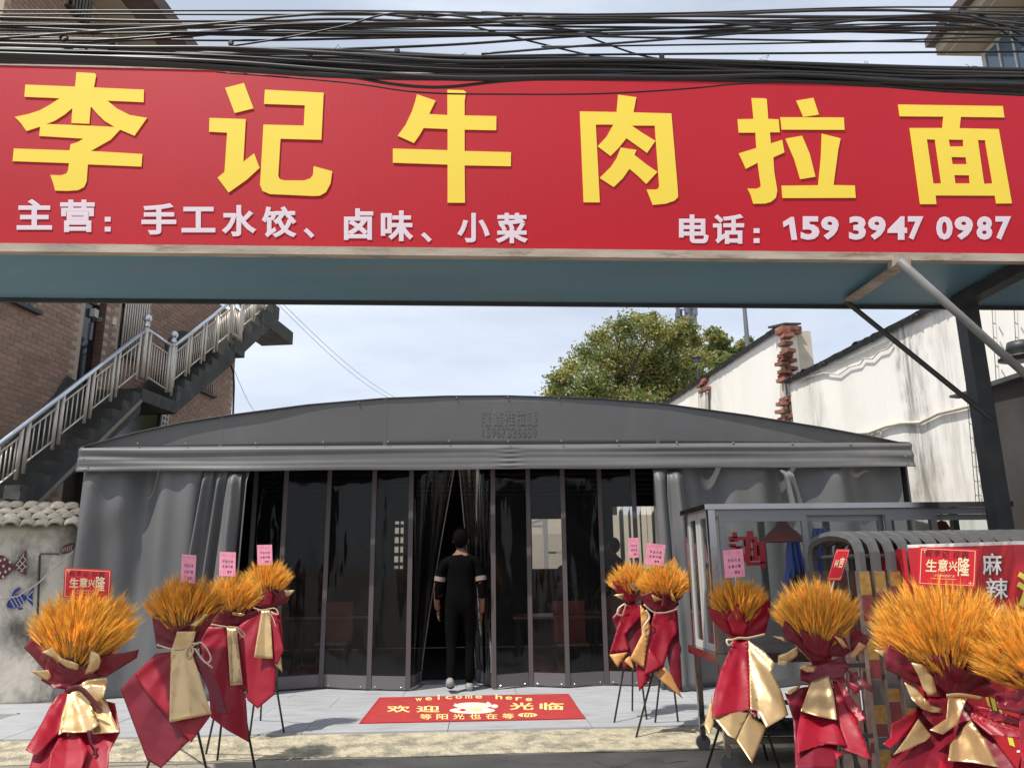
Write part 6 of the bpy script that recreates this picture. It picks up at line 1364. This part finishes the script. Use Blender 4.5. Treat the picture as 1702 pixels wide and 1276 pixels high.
s = stand('front flower stand right of the doorway with zigzag red and gold wrap', 6.75, (1107, 1014), 82, 48, [
 (Rd, -.02, [(270,350),(330,330),(400,330),(470,370),(480,400),(440,430),(350,440),(290,400)]), (Og, -.05, [(330,345),(395,375),(345,385)]), (Og, -.05, [(435,315),(468,390),(440,375)]), (Rd, -.06, [(395,330),(430,410),(380,420)]),
 (Rd, .02, [(430,430),(470,430),(485,640),(497,870),(440,800),(400,600)]), (Rr, -.01, [(345,445),(465,430),(470,560),(430,620),(395,735),(290,785),(310,620),(325,520)]), (Rr, -.03, [(320,630),(395,733),(290,785)]), (Rr, .0, [(245,715),(290,740),(330,790),(265,865)]), (Og, .0, [(345,770),(400,735),(440,780),(500,905),(410,830)]), (Og, -.04, [(270,400),(305,440),(325,520),(290,740),(215,690),(280,560)])], 61, T5, 260,
 foot=[atZ(1055.5, 1232, 0)[:2], (*atZ(1089, 1200, .06)[:2], .06), (*atZ(1127, 1199, .06)[:2], .06)], R=85)
ribbon(ptlist(T5, [(290,400),(340,440),(400,445),(470,425)]), 6.75, .014, m_ribbon, s, off=-.1); ribbon(ptlist(T5, [(300,430),(320,470),(290,520),(300,570)]), 6.75, .018, m_ribbon, s, off=-.12)
card_pink(1089, 921, 31, 35, .11, 6.7, 'bright pink card tilted in the front bouquet right of the doorway')
MB().slab([atY(x, y, 6.8) for x, y in ((1109, 940), (1121, 924), (1128, 938), (1120, 950))], Vector((0, .002, 0))).build('paper_tip', m_orangep, s)
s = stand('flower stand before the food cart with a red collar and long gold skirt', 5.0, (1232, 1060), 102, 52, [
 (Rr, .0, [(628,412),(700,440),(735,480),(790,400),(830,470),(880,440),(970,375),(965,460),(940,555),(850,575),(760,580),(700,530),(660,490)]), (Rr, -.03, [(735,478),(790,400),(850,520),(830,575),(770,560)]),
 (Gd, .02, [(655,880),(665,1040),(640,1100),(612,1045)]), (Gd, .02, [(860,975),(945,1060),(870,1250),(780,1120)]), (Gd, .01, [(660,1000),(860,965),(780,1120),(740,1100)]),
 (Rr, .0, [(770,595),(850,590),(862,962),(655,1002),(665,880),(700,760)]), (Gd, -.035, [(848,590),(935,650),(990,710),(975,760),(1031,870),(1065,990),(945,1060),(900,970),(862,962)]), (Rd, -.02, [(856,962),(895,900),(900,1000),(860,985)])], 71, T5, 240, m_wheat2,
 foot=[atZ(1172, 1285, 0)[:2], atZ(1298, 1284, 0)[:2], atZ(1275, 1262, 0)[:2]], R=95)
ribbon(ptlist(T5, [(765,590),(800,580),(850,580),(940,560)]), 5.0, .016, m_ribbon, s); ribbon(ptlist(T5, [(770,590),(735,590),(745,620),(770,600)]), 5.0, .012, m_ribbon, s)
card_pink(1220, 936, 33, 46, -.09, 4.95, 'pink card with flecked edge in the bouquet before the food cart')
T8 = (1260, 900, 3.395)
s = stand('flower stand before the folding gate, crumpled dark collar and shining gold panel', 4.1, (1364, 1103), 140, 74, [
 (Rd, .01, [(150,443),(230,490),(270,520),(320,515),(365,475),(420,500),(500,560),(520,620),(480,650),(400,645),(330,640),(240,600),(160,550),(135,500)]), (Rr, -.03, [(365,475),(420,500),(500,560),(480,600),(420,540),(400,520)]), (Rd, -.03, [(230,490),(330,520),(410,570),(390,650),(320,640),(260,580)]),
 (Gd, .02, [(80,530),(140,535),(165,570)]), (Gd, -.02, [(115,640),(170,620),(220,590),(225,640),(150,700),(110,690)]), (Gd, -.05, [(430,530),(470,545),(515,600),(480,600)]), (Gd, -.02, [(570,565),(620,590),(540,660),(515,650)]), (Gd, -.05, [(232,710),(260,690),(340,705),(320,735),(270,735)]), (Rd, .02, [(515,450),(560,500),(635,540),(600,600),(520,620)]),
 (Rd, -.02, [(240,700),(340,690),(470,650),(520,700),(470,770),(300,800),(235,780)]),
 (Rd, .02, [(150,850),(250,820),(400,800),(460,1000),(440,1276),(210,1276),(200,1010)]), (Rr, .0, [(240,960),(445,1015),(500,1150),(395,1140),(330,1120),(225,1190),(215,1100)]), (Rr, .0, [(420,780),(460,800),(520,900),(640,1230),(480,1170),(500,1150),(445,1010)]),
 (Rr, -.03, [(430,770),(470,790),(610,1000),(575,1020),(500,920)]), (Rr, -.04, [(440,700),(500,780),(590,825),(550,860),(500,800)]), (Rd, -.03, [(490,710),(560,750),(660,830),(640,850),(560,800)]), (Rr, .01, [(425,1180),(490,1190),(440,1230)]), (Gd, .0, [(155,850),(245,800),(230,830),(180,865)]),
 (Gd, -.05, [(300,790),(400,750),(430,880),(445,1005),(340,985),(240,955)])], 81, T8, 380, R=120)
card_red(1394, 938, 22, 52, .02, 4.05, 'narrow turned red card in the bouquet before the folding gate', slant=.28, narrow=True)
T9 = (1430, 880, 3.2206)
s = stand('biggest flower stand at lower right with broad fan of wheat and gold sheets', 3.4, (1585, 1163), 200, 118, [
 (Rd, .0, [(150,610),(200,620),(280,700),(320,790),(330,840),(240,800),(140,750),(130,680)]), (Rd, -.02, [(340,705),(520,630),(600,680),(700,770),(700,830),(620,850),(530,890),(470,880),(400,830),(390,750)]), (Rr, -.01, [(540,850),(660,820),(740,870),(680,895),(540,897)]),
 (Gd, .02, [(68,640),(145,645),(130,685)]), (Gd, -.05, [(270,710),(330,720),(390,790),(410,870),(370,895),(335,850),(310,780)]), (Gd, -.04, [(235,815),(300,850),(380,940),(440,960),(430,980),(380,975),(330,960),(270,900)]),
 (Rd, .03, [(330,890),(560,900),(640,1020),(880,1330),(110,1330),(180,1200)]), (Rr, .0, [(310,960),(310,1010),(200,1140),(160,1170),(120,1145),(160,1110),(165,1040)]), (Rr, .0, [(570,930),(700,960),(860,1010),(860,1060),(700,1020),(600,960)]), (Rr, -.02, [(560,960),(690,1050),(860,1080),(860,1120),(690,1095),(590,1010)]),
 (Gd, -.01, [(310,1010),(380,1100),(350,1130),(270,1170),(175,1205),(240,1120)]), (Gd, -.02, [(590,1015),(670,1130),(740,1270),(600,1245),(470,1235),(480,1150),(550,1060)]), (Rd, -.03, [(370,900),(470,900),(470,1010),(400,1060),(330,980)]),
 (Gd, -.07, [(470,900),(570,902),(545,970),(520,1040),(440,1095),(370,1070),(460,1010)]), (Rr, -.01, [(425,1210),(490,1290),(400,1330),(420,1260)])], 91, T9, 480, R=150, lean=-.08)
ribbon(ptlist(T9, [(460,890),(540,885),(655,905)]), 3.4, .018, m_gold, s, off=-.14)
card_red(1575, 942, 96, 64, .045, 3.36, 'large red gilt edged card standing in the biggest bouquet')
s = stand('flower stand cut off by the right edge of the picture', 3.15, (1738, 1170), 168, 116, [
 (Rd, -.03, [(715,880),(880,850),(980,860),(980,985),(850,985),(740,960)]), (Rr, .0, [(860,980),(1000,980),(1100,1330),(860,1330)]), (Rr, -.02, [(850,990),(900,985),(880,1250),(855,1200)])], 101, T9, 420, R=150)
